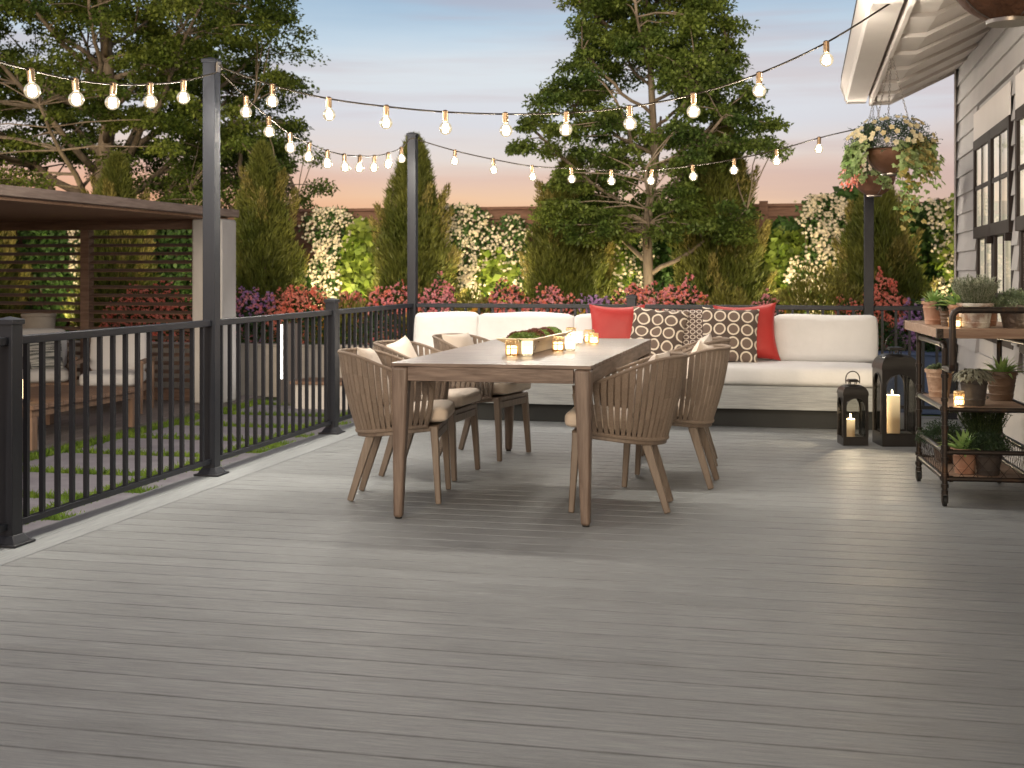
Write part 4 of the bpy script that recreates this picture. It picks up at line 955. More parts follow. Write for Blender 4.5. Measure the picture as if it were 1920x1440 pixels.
# ------------------------------------------------------------------ hanging baskets
def basket(x, y, zb, ztop, bm_, label, r=.165, rich=1, drop=.0, cream=True, seed=0):
    global RNG
    t = thing('hanging_basket', label, 'hanging basket', (x, y, zb), 0, 'flower baskets hanging from the eave')
    m = MB(); prof = [(.05, 0)]+[(r*sin(radians(a)), r*.98*(1-cos(radians(a)))) for a in range(22, 91, 8)]+[(r-.006, r*.975), (r-.02, r*.9)]
    m.lathe(prof, 32, cap0=True, cap1=False); bowl = m.build('bowl', M[bm_], t, 'auto')
    m = MB(); m.lathe([(.056, -.004), (.060, -.004), (.060, .006), (.056, .006)], 28, cap0=True, cap1=False)
    m.tube([(r*cos(a), r*sin(a), r*.975) for a in [2*pi*i/36 for i in range(37)]], .003, 6, cap=False)
    for k in range(4):
        a = k*pi/2+.4; m.tube([((r+.003)*sin(b)*cos(a), (r+.003)*sin(b)*sin(a), (r*.98+.002)*(1-cos(b))) for b in [radians(q) for q in range(20, 91, 7)]], .0022, 5)
    m.build('wire_frame', M['steel'], t, 'auto')
    top = Vector((0, 0, ztop-zb-.03))
    m = MB(); m.tube([(.03*cos(a), 0, ztop-zb-.0+.03*sin(a)-.03+.012) for a in [2*pi*i/20 for i in range(21)]], .0022, 6, cap=False); m.build('hook', M['steel'], t, True)
    m = MB()
    for k in range(3):
        a = k*2*pi/3+.3; p0 = Vector((r*cos(a), r*sin(a), r*.97)); L = (top-p0).length; n = int(L/.019)
        d = (top-p0).normalized(); u = d.cross(Vector((0, 0, 1))).normalized(); v = d.cross(u)
        for i in range(n):
            c_ = p0+d*(i+.5)*L/n; w_ = u if i % 2 else v
            m.tube([c_+d*.0125*cos(q)+w_*.006*sin(q) for q in [2*pi*j/8 for j in range(9)]], .0017, 4, cap=False)
    m.build('chain', M['steel'], t)
    if not rich: 
        n = 260; D1 = rdir(n, .0, 1); P = D1*np.array([r*1.0, r*1.0, r*.8])+np.array([0, 0, r]); quads('foliage', leaves(P, unit(D1+rdir(n)), .05, .035, .4), M['hangleaf'], t)
        P = np.array([[.11, -.13, .09], [.13, -.10, .12], [.15, -.06, .14]]); quads('trailing_stem', leaves(P, np.array([[.2, -.2, -.9]]*3), .09, .05, .3), M['hangleaf'], t); return t
    R1 = .285*r/.165*rich
    # fine dark dome
    n = 6500; D1 = rdir(n, -.1, 1); P = D1*(RNG.uniform(.25, 1, n)[:, None]**.45)*np.array([R1*.92, R1*.92, R1*.66])*(1+.15*np.sin(D1[:, :1]*11)*np.cos(D1[:, 1:2]*9))+np.array([0, 0, r*1.05])
    quads('fine_foliage', leaves(P, unit(D1+rdir(n)*.8), RNG.uniform(.008, .018, n), .007, .2), M['hangdark'], t)
    # wispy outer stems
    n = 60; V = []; st = MB()
    for k in range(n):
        d = rdir(1, -.1, .7)[0]; b = d*R1*.6+np.array([0, 0, r]); e = d*R1*RNG.uniform(.9, 1.12)+np.array([0, 0, r-.02]); q = 9; s_ = np.linspace(.2, 1, q)[:, None]; P = b+(e-b)*s_
        V.append(leaves(P, unit(rdir(q)+d), .013, .008, .2)); st.tube([b, e], .001, 3, cap=False)
    quads('wisps', np.concatenate(V), M['hangdark'], t); st.build('stems', M['hangdark'], t)
    # flowers: five broad petals each
    def flowers(pts, nrm, sz):
        V = []
        for p, d in zip(pts, nrm):
            d = d/np.linalg.norm(d); u = np.cross(d, [0.13, .2, 1]); u /= np.linalg.norm(u); v = np.cross(d, u)
            for k in range(5):
                a = k*2*pi/5+RNG.uniform(-.2, .2); e = u*cos(a)+v*sin(a)+d*.25; V.append(leaves(np.array([p]), np.array([e]), sz, sz*1.0, .1, nrm=np.array([d])))
        return np.concatenate(V)
    n = 52; d = rdir(n, -.05, .9); d[:, 1] = np.where(d[:, 1] > .3, -d[:, 1], d[:, 1]); d = unit(d); P = d*np.array([R1*.98, R1*.98, R1*.68])+np.array([0, 0, r*1.08])
    quads('flowers', flowers(P, d+np.array([0, -.35, .1]), .022), M['petalcream' if cream else 'petalwhite'], t)
    # trailing leaves
    V = []; V2 = []; st = MB()
    def trail(x0, y0, L, n_, out_):
        for k in range(n_):
            s_ = k/n_; p = np.array([x0*(1+.35*s_**.5)+RNG.normal(0, .022), y0*(1+.3*s_**.5)+RNG.normal(0, .022), r*1.25-L*s_+RNG.normal(0, .012)]); dd = np.array([x0*2+RNG.normal(0, .5), y0*2-.3+RNG.normal(0, .4), -.8])
            sz = RNG.uniform(.036, .060)*(1-.3*s_); nn = np.array([[x0*3+RNG.normal(0, .3), y0*3+RNG.normal(0, .3), .5]])
            dd = dd/np.linalg.norm(dd)
            for a in (-.9, 0, .9):
                side = np.cross(dd, nn[0]/np.linalg.norm(nn[0])); e = dd*cos(a)+side*sin(a); out_.append(leaves(p[None], e[None], sz*(1 if a == 0 else .8), sz*.75, .3, nrm=nn+RNG.normal(0, .15, (1, 3))))
        st.tube([(x0*.8, y0*.8, r), (x0*1.25, y0*1.2, r*.7), (x0*1.35, y0*1.3, r*1.25-L)], .0015, 4)
    if rich >= 1:
        for k in range(9): trail(-.17-RNG.uniform(0, .05), -.10+RNG.uniform(-.06, .12), RNG.uniform(.16, .27), 26, V)
        for k in range(9): trail(.10+RNG.uniform(0, .10), -.13+RNG.uniform(-.03, .10), RNG.uniform(.18, .32), 28, V if k % 3 else V2)
        for x_, L_ in ((.045, .50), (.075, .53), (.10, .46)): trail(x_, -.13, L_, 42, V2 if x_ == .075 else V)
    else:
        for k in range(6): trail(RNG.uniform(-.12, .12), -.13, RNG.uniform(.10, .16), 12, V)
    quads('trailing_leaves', np.concatenate(V), M['hangleaf'], t)
    if V2: quads('yellow_leaves', np.concatenate(V2), M['hangleaf2'], t)
    st.build('vines', M['stem'], t)
    return t
basket(.55, 8.487, 1.805, 2.60, 'copper', 'copper bowl basket overflowing with cream flowers and long trailing leaves')
b2 = basket(.55, 10.50, 1.782, 2.60, 'copper', 'smaller looking copper bowl basket with pink fuchsias, hung lower behind the cream one', rich=.72, cream=False)
n = 200; Df = unit(np.stack([-RNG.uniform(.3, 1, n), RNG.uniform(-1, .2, n), RNG.uniform(-.4, .6, n)], 1)); Pf = Df*np.array([.27, .22, .15])*RNG.uniform(.55, 1, (n, 1))+np.array([0, 0, .15])
quads('fuchsia_blooms', leaves(Pf, unit(Df*.3+rdir(n)*.4-np.array([0, 0, .7])), .028, .02, .3), M['coral'], b2)
basket(.55, 3.712, 1.869, 2.60, 'copper_rough', 'dark rust coloured bowl basket cut off at the top right corner', rich=0)

# ------------------------------------------------------------------ low walls, bench, bollard
def boxthing(name, label, cat, parts, group=None):
    t = thing(name, label, cat, (0, 0, 0), 0, group)
    for nm, b, mt, bv in parts: m = MB(); m.box(*b); m.build(nm, M[mt], t, bevel=bv)
    return t
boxthing('planter_wall', 'long low beige concrete wall edging the flower bed behind the railing', 'wall', [('wall', (-14, .35, 15.6, 15.85, -.46, .205), 'concrete', .01), ('coping', (-14, .35, 15.57, 15.88, .2055, .23), 'concrete', .006)])
boxthing('shade_tinted_planter_wall', 'low planter wall tinted with painted blue shade, seen between sofa end and cart', 'wall', [('wall', (.352, 4.2, 15.4, 15.85, -.46, .215), 'shadewall', .01), ('coping', (.352, 4.2, 15.38, 15.87, .2155, .24), 'shadewall', .006)])
boxthing('low_bench', 'low white garden bench with a thin brown top beyond the short railing post', 'bench', [('body', (-5.9, -4.3, 14.3, 14.8, -.46, -.16), 'stucco', .01), ('seat_top', (-5.95, -4.25, 14.25, 14.85, -.158, -.12), 'loungewood', .006)])
t = thing('bollard_light', 'grey bollard with a glowing vertical white light strip, seen through the railing', 'bollard light', (-6.12, 14.7, GZ))
m = MB(); m.box(-.085, .11, -.06, .06, .0, 1.0); m.build('body', M['grill'], t, bevel=.008)
m = MB(); m.box(-.125, -.086, -.05, .05, .32, .98); m.build('light_strip', M['tubelight'], t, bevel=.01)
m = MB(); m.box(-.125, -.086, -.05, .05, .0, .318); m.build('strip_base', M['grill'], t)

# ------------------------------------------------------------------ back fence
fc = thing('fence', 'tall brown horizontal board fence behind the conifers', 'fence', (0, 18.5, 0)); fc.location = (0, 0, 0)
m = MB(); z = .1; FX0, FX1 = -18, 12
while z < 2.05:
    xx = FX0
    while xx < FX1:
        m.box(xx+.003, xx+2.397, 18.50+.035*(int((z-.1)/.186+.5) % 2), 18.533+.035*(int((z-.1)/.186+.5) % 2), z, z+.184); xx += 2.4
    z += .186
m.build('boards', M['cedar'], fc)
m = MB(); m.box(FX0, FX1, 18.46, 18.62, 2.10, 2.14); m.build('top_rail', M['cedar'], fc)
m = MB(); m.box(FX0, FX1, 18.575, 18.59, .1, 2.09); m.build('gap_shade', M['dark'], fc)  # dark sheet added behind the boards, standing in for shade in the gaps
xx = FX0
while xx < FX1: m = MB(); m.box(xx+.6, xx+.72, 18.44, 18.58 if False else 18.498, .1, 2.18); m.build('fence_post', M['cedar'], fc); xx += 2.4

# ------------------------------------------------------------------ pergola and lounge furniture
pg = thing('pergola', 'dark wood pergola with flat roof and louvred screen at the left', 'pergola', (-6.8, 14, GZ)); pg.location = (0, 0, 0)
PRX, PY = -6.72, 14.55; YW = 14.42
m = MB(); m.box(-13, PRX, 3.0, YW+.11, 1.842, 1.935); m.build('roof', M['pergroof'], pg, bevel=.006)
m = MB(); m.box(-12.9, PRX-.14, 3.1, YW+.08, 1.815, 1.8418); m.build('ceiling', M['soffitw'], pg)
m = MB(); m.box(-13, -7.22, YW-.04, YW+.04, 1.70, 1.8145); m.box(-13, -7.22, YW-.05, YW+.05, -.395, -.25); m.build('beam', M['pergola'], pg)
for px_ in (-7.18, -8.72, -10.36, -11.9):
    w = .035 if px_ == -7.18 else .06; m = MB(); m.box(px_-w, px_+w, YW-.06, YW+.06, -.398, 1.8148 if px_ > -7.3 else 1.6995); m.build('post', M['pergola'], pg, bevel=.004)
for xa, xb in ((-8.66, -7.216), (-10.30, -8.78), (-11.84, -10.42)):
    m = MB(); z = -.17
    while z < 1.66:
        m.add([(xa, YW-.045, z+.010), (xb, YW-.045, z+.010), (xb, YW+.03, z+.042), (xa, YW+.03, z+.042), (xa, YW-.045, z), (xb, YW-.045, z), (xb, YW+.03, z+.032), (xa, YW+.03, z+.032)], [(0,1,2,3),(7,6,5,4),(4,5,1,0),(5,6,2,1),(6,7,3,2),(7,4,0,3)]); z += .1035
    m.build('louvre_screen', M['pergola'], pg)
m = MB(); m.box(-7.13, -6.74, 14.08, 14.50, -.398, 1.8145); m.build('pier', M['stucco'], pg, bevel=.03, seg=3)
def armchair(x, y, rz, label):
    t = thing('lounge_chair', label, 'armchair', (x, y, GZ+.052), rz, 'teak lounge chairs under the pergola')
    o = rounded(.62, .66, .15, .05, .012, 6).build('seat_cushion', M['white'], t, True); o.location = (0, 0, .375)
    o = rounded(.62, .16, .46, .05, .014, 6).build('back_cushion', M['white'], t, True); o.location = (0, .30, .66); o.rotation_euler = (radians(-12), 0, 0)
    m = MB(); m.box(-.33, .33, -.34, .36, .22, .298); m.box(-.33, .33, .34, .38, .30, .72); m.build('frame', M['loungewood'], t, bevel=.004)
    for sx in (-1, 1):
        m = MB(); m.box(min(sx*.33, sx*.40), max(sx*.33, sx*.40), -.36, .38, .55, .59); m.build('armrest', M['loungewood'], t, bevel=.004)
        for yy in (-.33, .33): m = MB(); m.bar((sx*.366, yy, .55), (sx*.366, yy, .0), .055, .06, .04, .045); m.build('leg', M['loungewood'], t)
    return t
a1 = armchair(-7.62, 13.15, radians(18), 'white cushioned teak lounge chair beside the louvred screen post')
a2 = armchair(-8.72, 13.4, radians(35), 'white cushioned teak lounge chair behind the dark lantern, near the left edge')
t = thing('coffee_table', 'low slatted teak coffee table under the pergola', 'coffee table', (-7.15, 11.0, GZ+.052))
m = MB()
for k in range(8): m.box(-.55, .55, -.95+.2385*k, -.95+.2385*k+.23, .36, .40)
m.build('tabletop', M['loungewood'], t, bevel=.003)
m = MB(); m.box(-.5, .5, -.9, .9, .29, .3595); m.build('apron', M['loungewood'], t)
for sx in (-1, 1):
    for sy in (-1, 1): m = MB(); m.box(sx*.47-.04, sx*.47+.04, sy*.87-.04, sy*.87+.04, 0, .2895); m.build('leg', M['loungewood'], t)
t = thing('table_lantern', 'black domed lantern with a lit candle on the pergola coffee table', 'lantern', (-6.95, 10.35, GZ+.453))
m = MB(); m.lathe([(.10, 0), (.10, .03)], 20); 
for k in range(6): a = k*pi/3+.2; m.tube([(.10*cos(a), .10*sin(a), .02), (.10*cos(a), .10*sin(a), .30)], .010, 6)
m.build('body', M['black'], t, 'auto')
m = MB(); m.lathe([(.115, .30), (.105, .36), (.06, .40), (.02, .42), (.02, .45)], 20); m.build('dome', M['black'], t, 'auto')
m = MB(); m.lathe([(.045, .031), (.045, .20)], 16); m.build('candle', M['candlelit'], t, 'auto')
t = thing('tall_planter', 'tapered grey planter standing in front of the louvred screen', 'planter', (-9.25, 14.2, GZ+.051))
m = MB(); m.lathe([(.13, 0), (.20, 1.02), (.21, 1.03), (.21, 1.06), (.185, 1.06), (.18, 1.0)], 28, cap1=False); m.build('pot', M['concrete'], t, 'auto')
m = MB(); m.lathe([(.183, 1.01), (.002, 1.02)], 24, cap0=False, cap1=False); m.build('soil', M['soil'], t)
o = pillow_mb(.42, .40, .14, 14, .06, 9).build('striped_pillow', mat('striped_grey_cloth', (.07, .08, .08), .9, 0, (.5, .5, .47), (1, 1, 30), 2, ramp=(.45, .55)), None, True); o.location = (-8.30, 12.9, GZ+.052+.46); o.rotation_euler = (radians(-25), 0, radians(40)); tag(o, 'small grey striped pillow lying beside the left lounge chair', 'pillow')
o.location = (-8.55, 13.25, GZ+.052+.452)

# ------------------------------------------------------------------ trees, shrubs
def curve_pts(a, b, lift, n=7, wob=.0):
    a = Vector(a); b = Vector(b); out_ = []
    for i in range(n):
        s_ = i/(n-1); p = a.lerp(b, s_); p.z += lift*sin(pi*s_)*.5+ (0)
        if 0 < i < n-1: p += Vector((random.uniform(-wob, wob), random.uniform(-wob, wob), random.uniform(-wob, wob)))
        out_.append(p)
    return out_
def broad_tree(name, x, y, z0, H, r0, crown, limbs, nclump, nleaf, lsize, mleaf, label, flat=.35, gapf=.0, shape=None, seed=1):
    global RNG
    RNG = np.random.default_rng(seed); random.seed(seed)
    t = thing(name, label, 'tree', (x, y, z0))
    rad, zl, zh = crown
    m = MB(); tp = [Vector((random.uniform(-.025, .025)*i, random.uniform(-.025, .025)*i, H*i/8)) for i in range(9)]
    m.tube(tp, r0, 12, radii=[r0*1.25, r0]+[r0*(1-.118*i) for i in range(1, 8)])
    def on_trunk(z):
        k = max(0, min(7.999, z/H*8)); i = int(k); return tp[i].lerp(tp[i+1], k-i), r0*(1-.118*min(7, i))
    nodes = []
    for k in range(limbs):
        a = k*2.399+random.uniform(-.3, .3); s_ = (k+.5)/limbs; zb = zl*.62+(zh-zl)*.66*s_; p0, rr = on_trunk(zb)
        R = rad*(.80+.15*random.random())*(shape(s_) if shape else sqrt(max(.15, 1-(s_-.35)**2*1.9))); e = Vector((R*cos(a), R*sin(a), min(zh, zb+(.55+.35*random.random())*R)))
        pts = curve_pts(p0, e, -.10*R, 8, R*.02); m.tube(pts, rr*.55, 7, r2=.018)
        nodes += [(p, max(.018, rr*.55*(1-i/8))) for i, p in enumerate(pts) if i > 1]
    V = []; cl = []
    while len(cl) < nclump:
        s_ = random.random(); a = random.uniform(0, 2*pi); z = zl+(zh-zl)*s_; Rm = rad*(shape(s_) if shape else sqrt(max(.05, 1-(s_-.4)**2*2.2)))
        rr_ = Rm*sqrt(random.uniform(.08, 1)); c_ = Vector((rr_*cos(a), rr_*sin(a), z))
        if gapf and math.sin(c_.x*2.1+seed)*math.cos(c_.z*2.6+seed*2) > gapf: continue
        if c_.y < .4 and abs(c_.x) < .16*rad and s_ < .42 and random.random() < .85: continue
        cl.append(c_)
        q = min(nodes, key=lambda nd: (nd[0]-c_).length+max(0, nd[0].z-c_.z)*1.5)
        m.tube(curve_pts(q[0], c_, .1, 4, .03), min(.03, q[1]*.6), 5, r2=.006, cap=False)
        n_ = int(nleaf*random.uniform(.6, 1.3)); sz = random.uniform(.20, .40)*max(.72, rad/3.2)
        D1 = rdir(n_); P = D1*RNG.uniform(0, 1, n_)[:, None]**.45*np.array([sz, sz, sz*flat])
        P[:, 2] -= .18*(P[:, 0]**2+P[:, 1]**2)/max(sz, .1)
        P += np.array(c_); dd = unit(rdir(n_)*.8+np.stack([P[:, 0]-c_.x, P[:, 1]-c_.y, -.1*np.ones(n_)], 1)*2)
        V.append(leaves(P, dd, RNG.uniform(.7, 1.25, n_)*lsize, lsize*.62, .35, nrm=unit(rdir(n_)*.75+np.array([0, 0, 1.0]))))
    m.build('trunk', M['bark'], t, True); quads('crown', np.concatenate(V), M[mleaf], t)
    return t
broad_tree('broadleaf_tree', -11.7, 19.9, -.45, 8.6, .19, (3.55, 3.05, 8.6), 20, 800, 230, .075, 'leafA', 'wide spreading broadleaf tree with a pale trunk above the pergola', .45, .62, seed=5)
broad_tree('slender_tree', -2.02, 17.35, .1, 6.8, .072, (1.62, 1.5, 7.0), 20, 800, 200, .060, 'leafB', 'tall slender leafy tree with a bare lower trunk, rising behind the sofa centre', .42, .58, shape=lambda s: (.72+.42*sin(pi*min(1, s*2.2+.05))) if s < .45 else .80-.1*s, seed=8)
broad_tree('broadleaf_tree', -8.95, 19.6, -.45, 4.4, .09, (1.5, 2.0, 3.9), 10, 110, 200, .06, 'leafB', 'small dark broadleaf tree just right of the big trunk, behind the pergola', .6, .95, seed=12)

def conifer(x, y, z0, H, R, label, mt='conifer', seed=1, n=15000, skew=0):
    global RNG
    RNG = np.random.default_rng(seed)
    t = thing('conifer', label, 'tree', (x, y, z0), 0, 'feathery upright conifers in front of the fence')
    m = MB(); m.tube([(0, 0, 0), (0, 0, H*.93)], .05, 7, r2=.01); m.build('trunk', M['bark'], t, True)
    s_ = RNG.uniform(0, 1, n)**1.25; z = H*(.02+.96*s_); a = RNG.uniform(0, 2*pi, n)
    prof = np.minimum(1, (s_+.08)*5)*(1-s_)**.62*(1+.0*s_)
    lump = 1+.16*np.sin(a*3+z*3.1+seed)+.13*np.sin(a*5-z*5.3+seed*2)+.09*np.sin(a*9+z*9)
    rr = R*prof*lump*np.sqrt(RNG.uniform(.25, 1, n))
    P = np.stack([rr*np.cos(a), rr*np.sin(a), z], 1)
    D1 = unit(np.stack([np.cos(a)*.45, np.sin(a)*.45, np.full(n, 1.0)], 1)+rdir(n)*.38)
    V = []
    for k in range(3):
        V.append(leaves(P+RNG.normal(0, .012, (n, 3)), unit(D1+rdir(n)*.35), RNG.uniform(.07, .15, n), RNG.uniform(.010, .02, n), .2))
    quads('crown', np.concatenate(V), M[mt], t)
    # paler feathery side shoots
    V = []
    for k in range(26):
        sk = RNG.uniform(.0, .75); a0 = RNG.uniform(0, 2*pi); rr0 = R*min(1, (sk+.08)*5)*(1-sk)**.62*.92; c_ = np.array([rr0*cos(a0), rr0*sin(a0), H*(.02+.96*sk)]); q = 170
        u = RNG.uniform(0, 1, q)[:, None]; dd = np.array([cos(a0)*.45, sin(a0)*.45, 1]); dd /= np.linalg.norm(dd)
        Pk = c_+dd*u*.42+rdir(q)*(.11*(1-u*.75)); V.append(leaves(Pk, unit(dd+rdir(q)*.5), .085, .014, .2))
    quads('side_shoots', np.concatenate(V), M['conifer2'], t)
    t.rotation_euler = (radians(RNG.uniform(-2.5, 2.5)), radians(RNG.uniform(-2.5, 2.5)), 0)
    return t
conifer(-10.2, 17.6, .1, 2.85, .62, 'feathery conifer half hidden by the big tree trunk, above the pergola roof', seed=21)
conifer(-7.66, 17.5, .1, 2.95, .60, 'feathery conifer beside the white pergola pier', seed=22)
conifer(-5.44, 17.5, .1, 3.02, .66, 'feathery conifer directly behind the far left tall post', seed=23)
conifer(-3.3, 17.75, .1, 2.65, .70, 'broad conifer left of the slender tree trunk', seed=24)
conifer(-1.12, 17.7, .1, 3.15, .72, 'broad conifer right of the slender tree trunk', seed=25)
conifer(1.02, 17.4, .1, 2.35, .66, 'conifer behind the tall post at the sofa end', seed=26)
conifer(-12.4, 17.6, .1, 2.5, .62, 'conifer seen through the left part of the louvred screen', seed=27, n=7000)

def climber(x, w, z1, label, y=18.25, flowers=900, z0=.1, seed=1, mt='ivy', lean=0, grp='white flowering climbers on the fence', sz=.045, dens=1.0):
    rn = np.random.default_rng(seed); H = z1-z0
    t = thing('flowering_climber' if flowers else 'leafy_vine', label, 'climbing plant', (x, y, z0), 0, grp)
    n = int(2600*w*H*dens)
    def cloud(n, dep, off):
        z = rn.uniform(0, 1, n)**.9*H; wid = w/2*(1+.30*np.sin(z*4.3+seed)+.22*np.sin(z*9+seed*3)+rn.normal(0, .16, n))*np.clip((H-z)/.25+.45, 0, 1)
        wid = wid*(1 if not flowers else (.75+.35*z/H))
        xx = rn.uniform(-1, 1, n)*wid+lean*(z/H-.5)+.09*np.sin(z*3.1+seed*1.7); yy = -rn.uniform(0, 1, n)*dep*np.sqrt(np.clip(1-(xx/(w*.75))**2, .05, 1))-off
        return np.stack([xx, yy, z], 1)
    P = cloud(n, .22, 0); N_ = unit(rn.normal(0, .6, (n, 3))+np.array([0, -1.0, .5]))
    a = rn.normal(0, 1, (n, 3)); a[:, 2] -= .6
    quads('foliage', leaves(P, unit(a), rn.uniform(.8, 1.3, n)*sz*1.35, sz*(.8 if flowers else 1.25), .3, nrm=N_), M[mt], t)
    m = MB()
    for k in range(4): xx = (k-1.5)*w*.2; m.tube([(xx*.4, 0, 0), (xx, -.05, H*.4), (xx*1.1+lean*.4, -.04, H*.9)], .010, 5, r2=.004)
    m.build('stem', M['bark'], t)
    if flowers:
        F = cloud(int(flowers*1.7), .16, .12); F = F[np.sin(F[:, 0]*17+seed)*np.sin(F[:, 2]*13+seed*2)+rn.normal(0, .35, len(F)) > -.42]; V = []
        n2 = len(F); nr = unit(rn.normal(0, .35, (n2, 3))+np.array([0, -1, .3])); u = unit(np.cross(nr, rn.normal(0, 1, (n2, 3)))); v = np.cross(nr, u)
        for k in range(5): an = k*2*pi/5; V.append(leaves(F, u*cos(an)+v*sin(an)+nr*.15, .026, .018, .1, nrm=nr))
        quads('flowers', np.concatenate(V), M['petalwhite'], t)
    return t
climber(-6.98, .62, 2.14, 'white flowering climber just right of the conifer by the pergola pier', seed=31)
climber(-4.82, .66, 2.16, 'white flowering climber right of the conifer behind the far left tall post', seed=32)
climber(-4.05, .42, 2.0, 'narrow white flowering climber against the bare fence boards', seed=33, flowers=260)
climber(-2.3, .55, 2.0, 'white flowering climber glowing behind the slender tree trunk', seed=34, flowers=420)
climber(.27, .72, 2.22, 'white flowering climber left of the tall post at the sofa end', seed=35, flowers=1100, y=18.0)
climber(1.95, .60, 2.15, 'white flowering climber close to the house corner', seed=36, flowers=800, y=18.0)
climber(-10.95, .50, 1.9, 'white flowering climber seen through the left louvres', seed=37, flowers=500)
climber(-8.75, .50, 1.9, 'white flowering climber seen through the right louvres', seed=38, flowers=500)
GV = 'broad-leaved vines on the fence'
climber(-6.4, .62, 1.9, 'bright broad-leaved vine in the gap below the left fence post', seed=41, flowers=0, mt='vine', grp=GV, sz=.10, dens=.30)
climber(-4.35, .75, 1.45, 'bright broad-leaved vine low on the bare fence boards', seed=42, flowers=0, mt='vine', grp=GV, sz=.10, dens=.30)
climber(-2.75, .8, 1.8, 'bright vine behind the lower branches of the slender tree', seed=43, flowers=0, mt='vine', grp=GV, sz=.07, dens=.4)
climber(-.25, .75, 1.75, 'bright broad-leaved vine left of the flowering climber at the sofa end', seed=44, flowers=0, mt='vine', grp=GV, sz=.09, dens=.35)
climber(2.35, .9, 2.4, 'tall bright vine right beside the house corner', seed=45, flowers=0, mt='vine', grp=GV, sz=.09, dens=.35, y=17.9)
climber(-5.95, .4, 2.05, 'dark leafy climber beside the top of the left fence gap', seed=46, flowers=120, mt='ivy', grp=GV, sz=.06)
climber(.75, .6, 2.35, 'dark leafy vine showing above the fence behind the baskets', seed=47, flowers=0, mt='ivy', grp=GV, sz=.08, dens=.5)

def bush(x, y, w, h, mt, label, fl=None, nf=500, seed=1, n=3200, z0=.15, lsz=.04, grp='flowering shrubs in the bed behind the railing', feather=False, fz=.026):
    rn = np.random.default_rng(seed)
    t = thing('flowering_bush' if fl else 'leafy_bush', label, 'shrub', (x, y, z0), 0, grp)
    def dirs(n, zmin=.0): a = rn.uniform(0, 2*pi, n); z = rn.uniform(zmin, 1, n); r = np.sqrt(1-z*z); return np.stack([r*np.cos(a), r*np.sin(a), z], 1)
    def lump(D1): return (1+.09*np.sin(D1[:, 0]*7+seed)*np.cos(D1[:, 1]*6)+.05*np.sin(D1[:, 0]*13+seed*2))[:, None]
    n = int(n*max(.5, w*h)); D1 = dirs(n); P = D1*lump(D1)*rn.uniform(.3, 1, n)[:, None]**.4*np.array([w/2, w*.36, h])
    if feather: dd = unit(D1*.6+np.array([0, 0, .6])+rn.normal(0, .35, (n, 3))); V = leaves(P, dd, rn.uniform(.05, .11, n), .016, .2)
    else: dd = unit(D1+rn.normal(0, .7, (n, 3))); V = leaves(P, dd, rn.uniform(.8, 1.3, n)*lsz*1.3, lsz*.7, .3)
    quads('foliage', V, M[mt], t)
    m = MB()
    for k in range(6): a = k*1.05; m.tube([(0, 0, 0), (cos(a)*w*.2, sin(a)*w*.15, h*.6)], .008, 5, r2=.003)
    m.build('stem', M['stem'], t)
    if fl:
        nc = nf; D1 = dirs(nc, .05); D1[:, 1] = np.where(D1[:, 1] > .35, -D1[:, 1], D1[:, 1]); c_ = D1*lump(D1)*np.array([w/2, w*.36, h])*rn.uniform(.86, 1.06, nc)[:, None]; V = []
        for k in range(9): V.append(leaves(c_, unit(rn.normal(0, 1, (nc, 3))+D1*.5), fz, fz*.8, .2, nrm=unit(D1+np.array([0, -.9, .4])+rn.normal(0, .35, (nc, 3)))))
        V = np.concatenate(V); fm = fl if isinstance(fl, (list, tuple)) else [fl]
        quads('flowers', V, [M[f] for f in fm], t, mi=(rn.integers(0, len(fm), nc).tolist()*9))
    return t
BY_ = 16.55
flor = [(-7.45, .85, .78, ['pink', 'purple'], 'pink and mauve flowering shrub beside the pergola pier', 330),
        (-6.75, 1.0, .82, ['coral'], 'coral flowering shrub left of the bollard light', 520),
        (-6.05, .6, .75, ['coral', 'pink'], 'coral pink shrub above the short railing post', 240),
        (-5.35, .95, .86, ['pink', 'coral'], 'pink shrub left of the far left tall post', 380),
        (-4.75, .62, .92, ['pink'], 'tall pink shrub right against the far left tall post', 300),
        (-3.85, .85, .86, ['pink', 'coral'], 'pink shrub behind the left sofa cushions, under the bare fence', 360),
        (-3.2, .75, .82, ['pink', 'coral'], 'pink shrub behind the second back cushion of the sofa', 280),
        (-2.65, .7, .72, ['purple'], 'purple flowering shrub between two pink ones', 240),
        (-2.05, .9, .86, ['coral', 'pink'], 'coral shrub left of the slender trunk foot', 380),
        (-1.5, .8, .90, ['pink', 'coral'], 'coral shrub right of the slender trunk foot', 360),
        (-.45, .55, .72, ['pink'], 'small magenta shrub above the right red pillow', 190),
        (.98, .6, .95, ['coral'], 'coral shrub split by the tall post at the sofa end', 320),
        (.55, .5, .70, ['coral'], 'low coral shrub left of the tall post at the sofa end', 120),
        (1.5, .8, .68, ['purple'], 'purple shrub between the tall post and the cart plants', 260),
        (2.05, .7, .85, ['purple', 'pink'], 'mauve pink shrub nearest the house corner', 240),
        (-8.9, 1.3, .85, ['coral'], 'coral shrub behind the right louvred screen', 420)]
for i, (x, w, h, fl, lab, nf) in enumerate(flor):
    bush(x, BY_+.12*((i*7) % 3-1), w*1.16, h*.97, 'bushdark', lab, fl, int(nf*2.3), seed=60+i, fz=.027)
GO = 'orange marigolds along the bed edge'
for i, (x, w) in enumerate(((-5.0, .45), (-2.75, .42), (-2.35, .30), (-.18, .35), (-4.2, .35), (-6.2, .4))):
    bush(x, 16.15, w, .52, 'bushyel', ['orange marigold clump right of the far left tall post', 'orange marigold clump below the purple shrub', 'small orange marigold tuft near the slender trunk',
         'orange marigold clump below the magenta shrub', 'orange marigold clump low behind the left sofa cushion', 'orange marigold clump low beside the bollard light'][i], ['orange'], 90, seed=90+i, grp=GO, fz=.03)
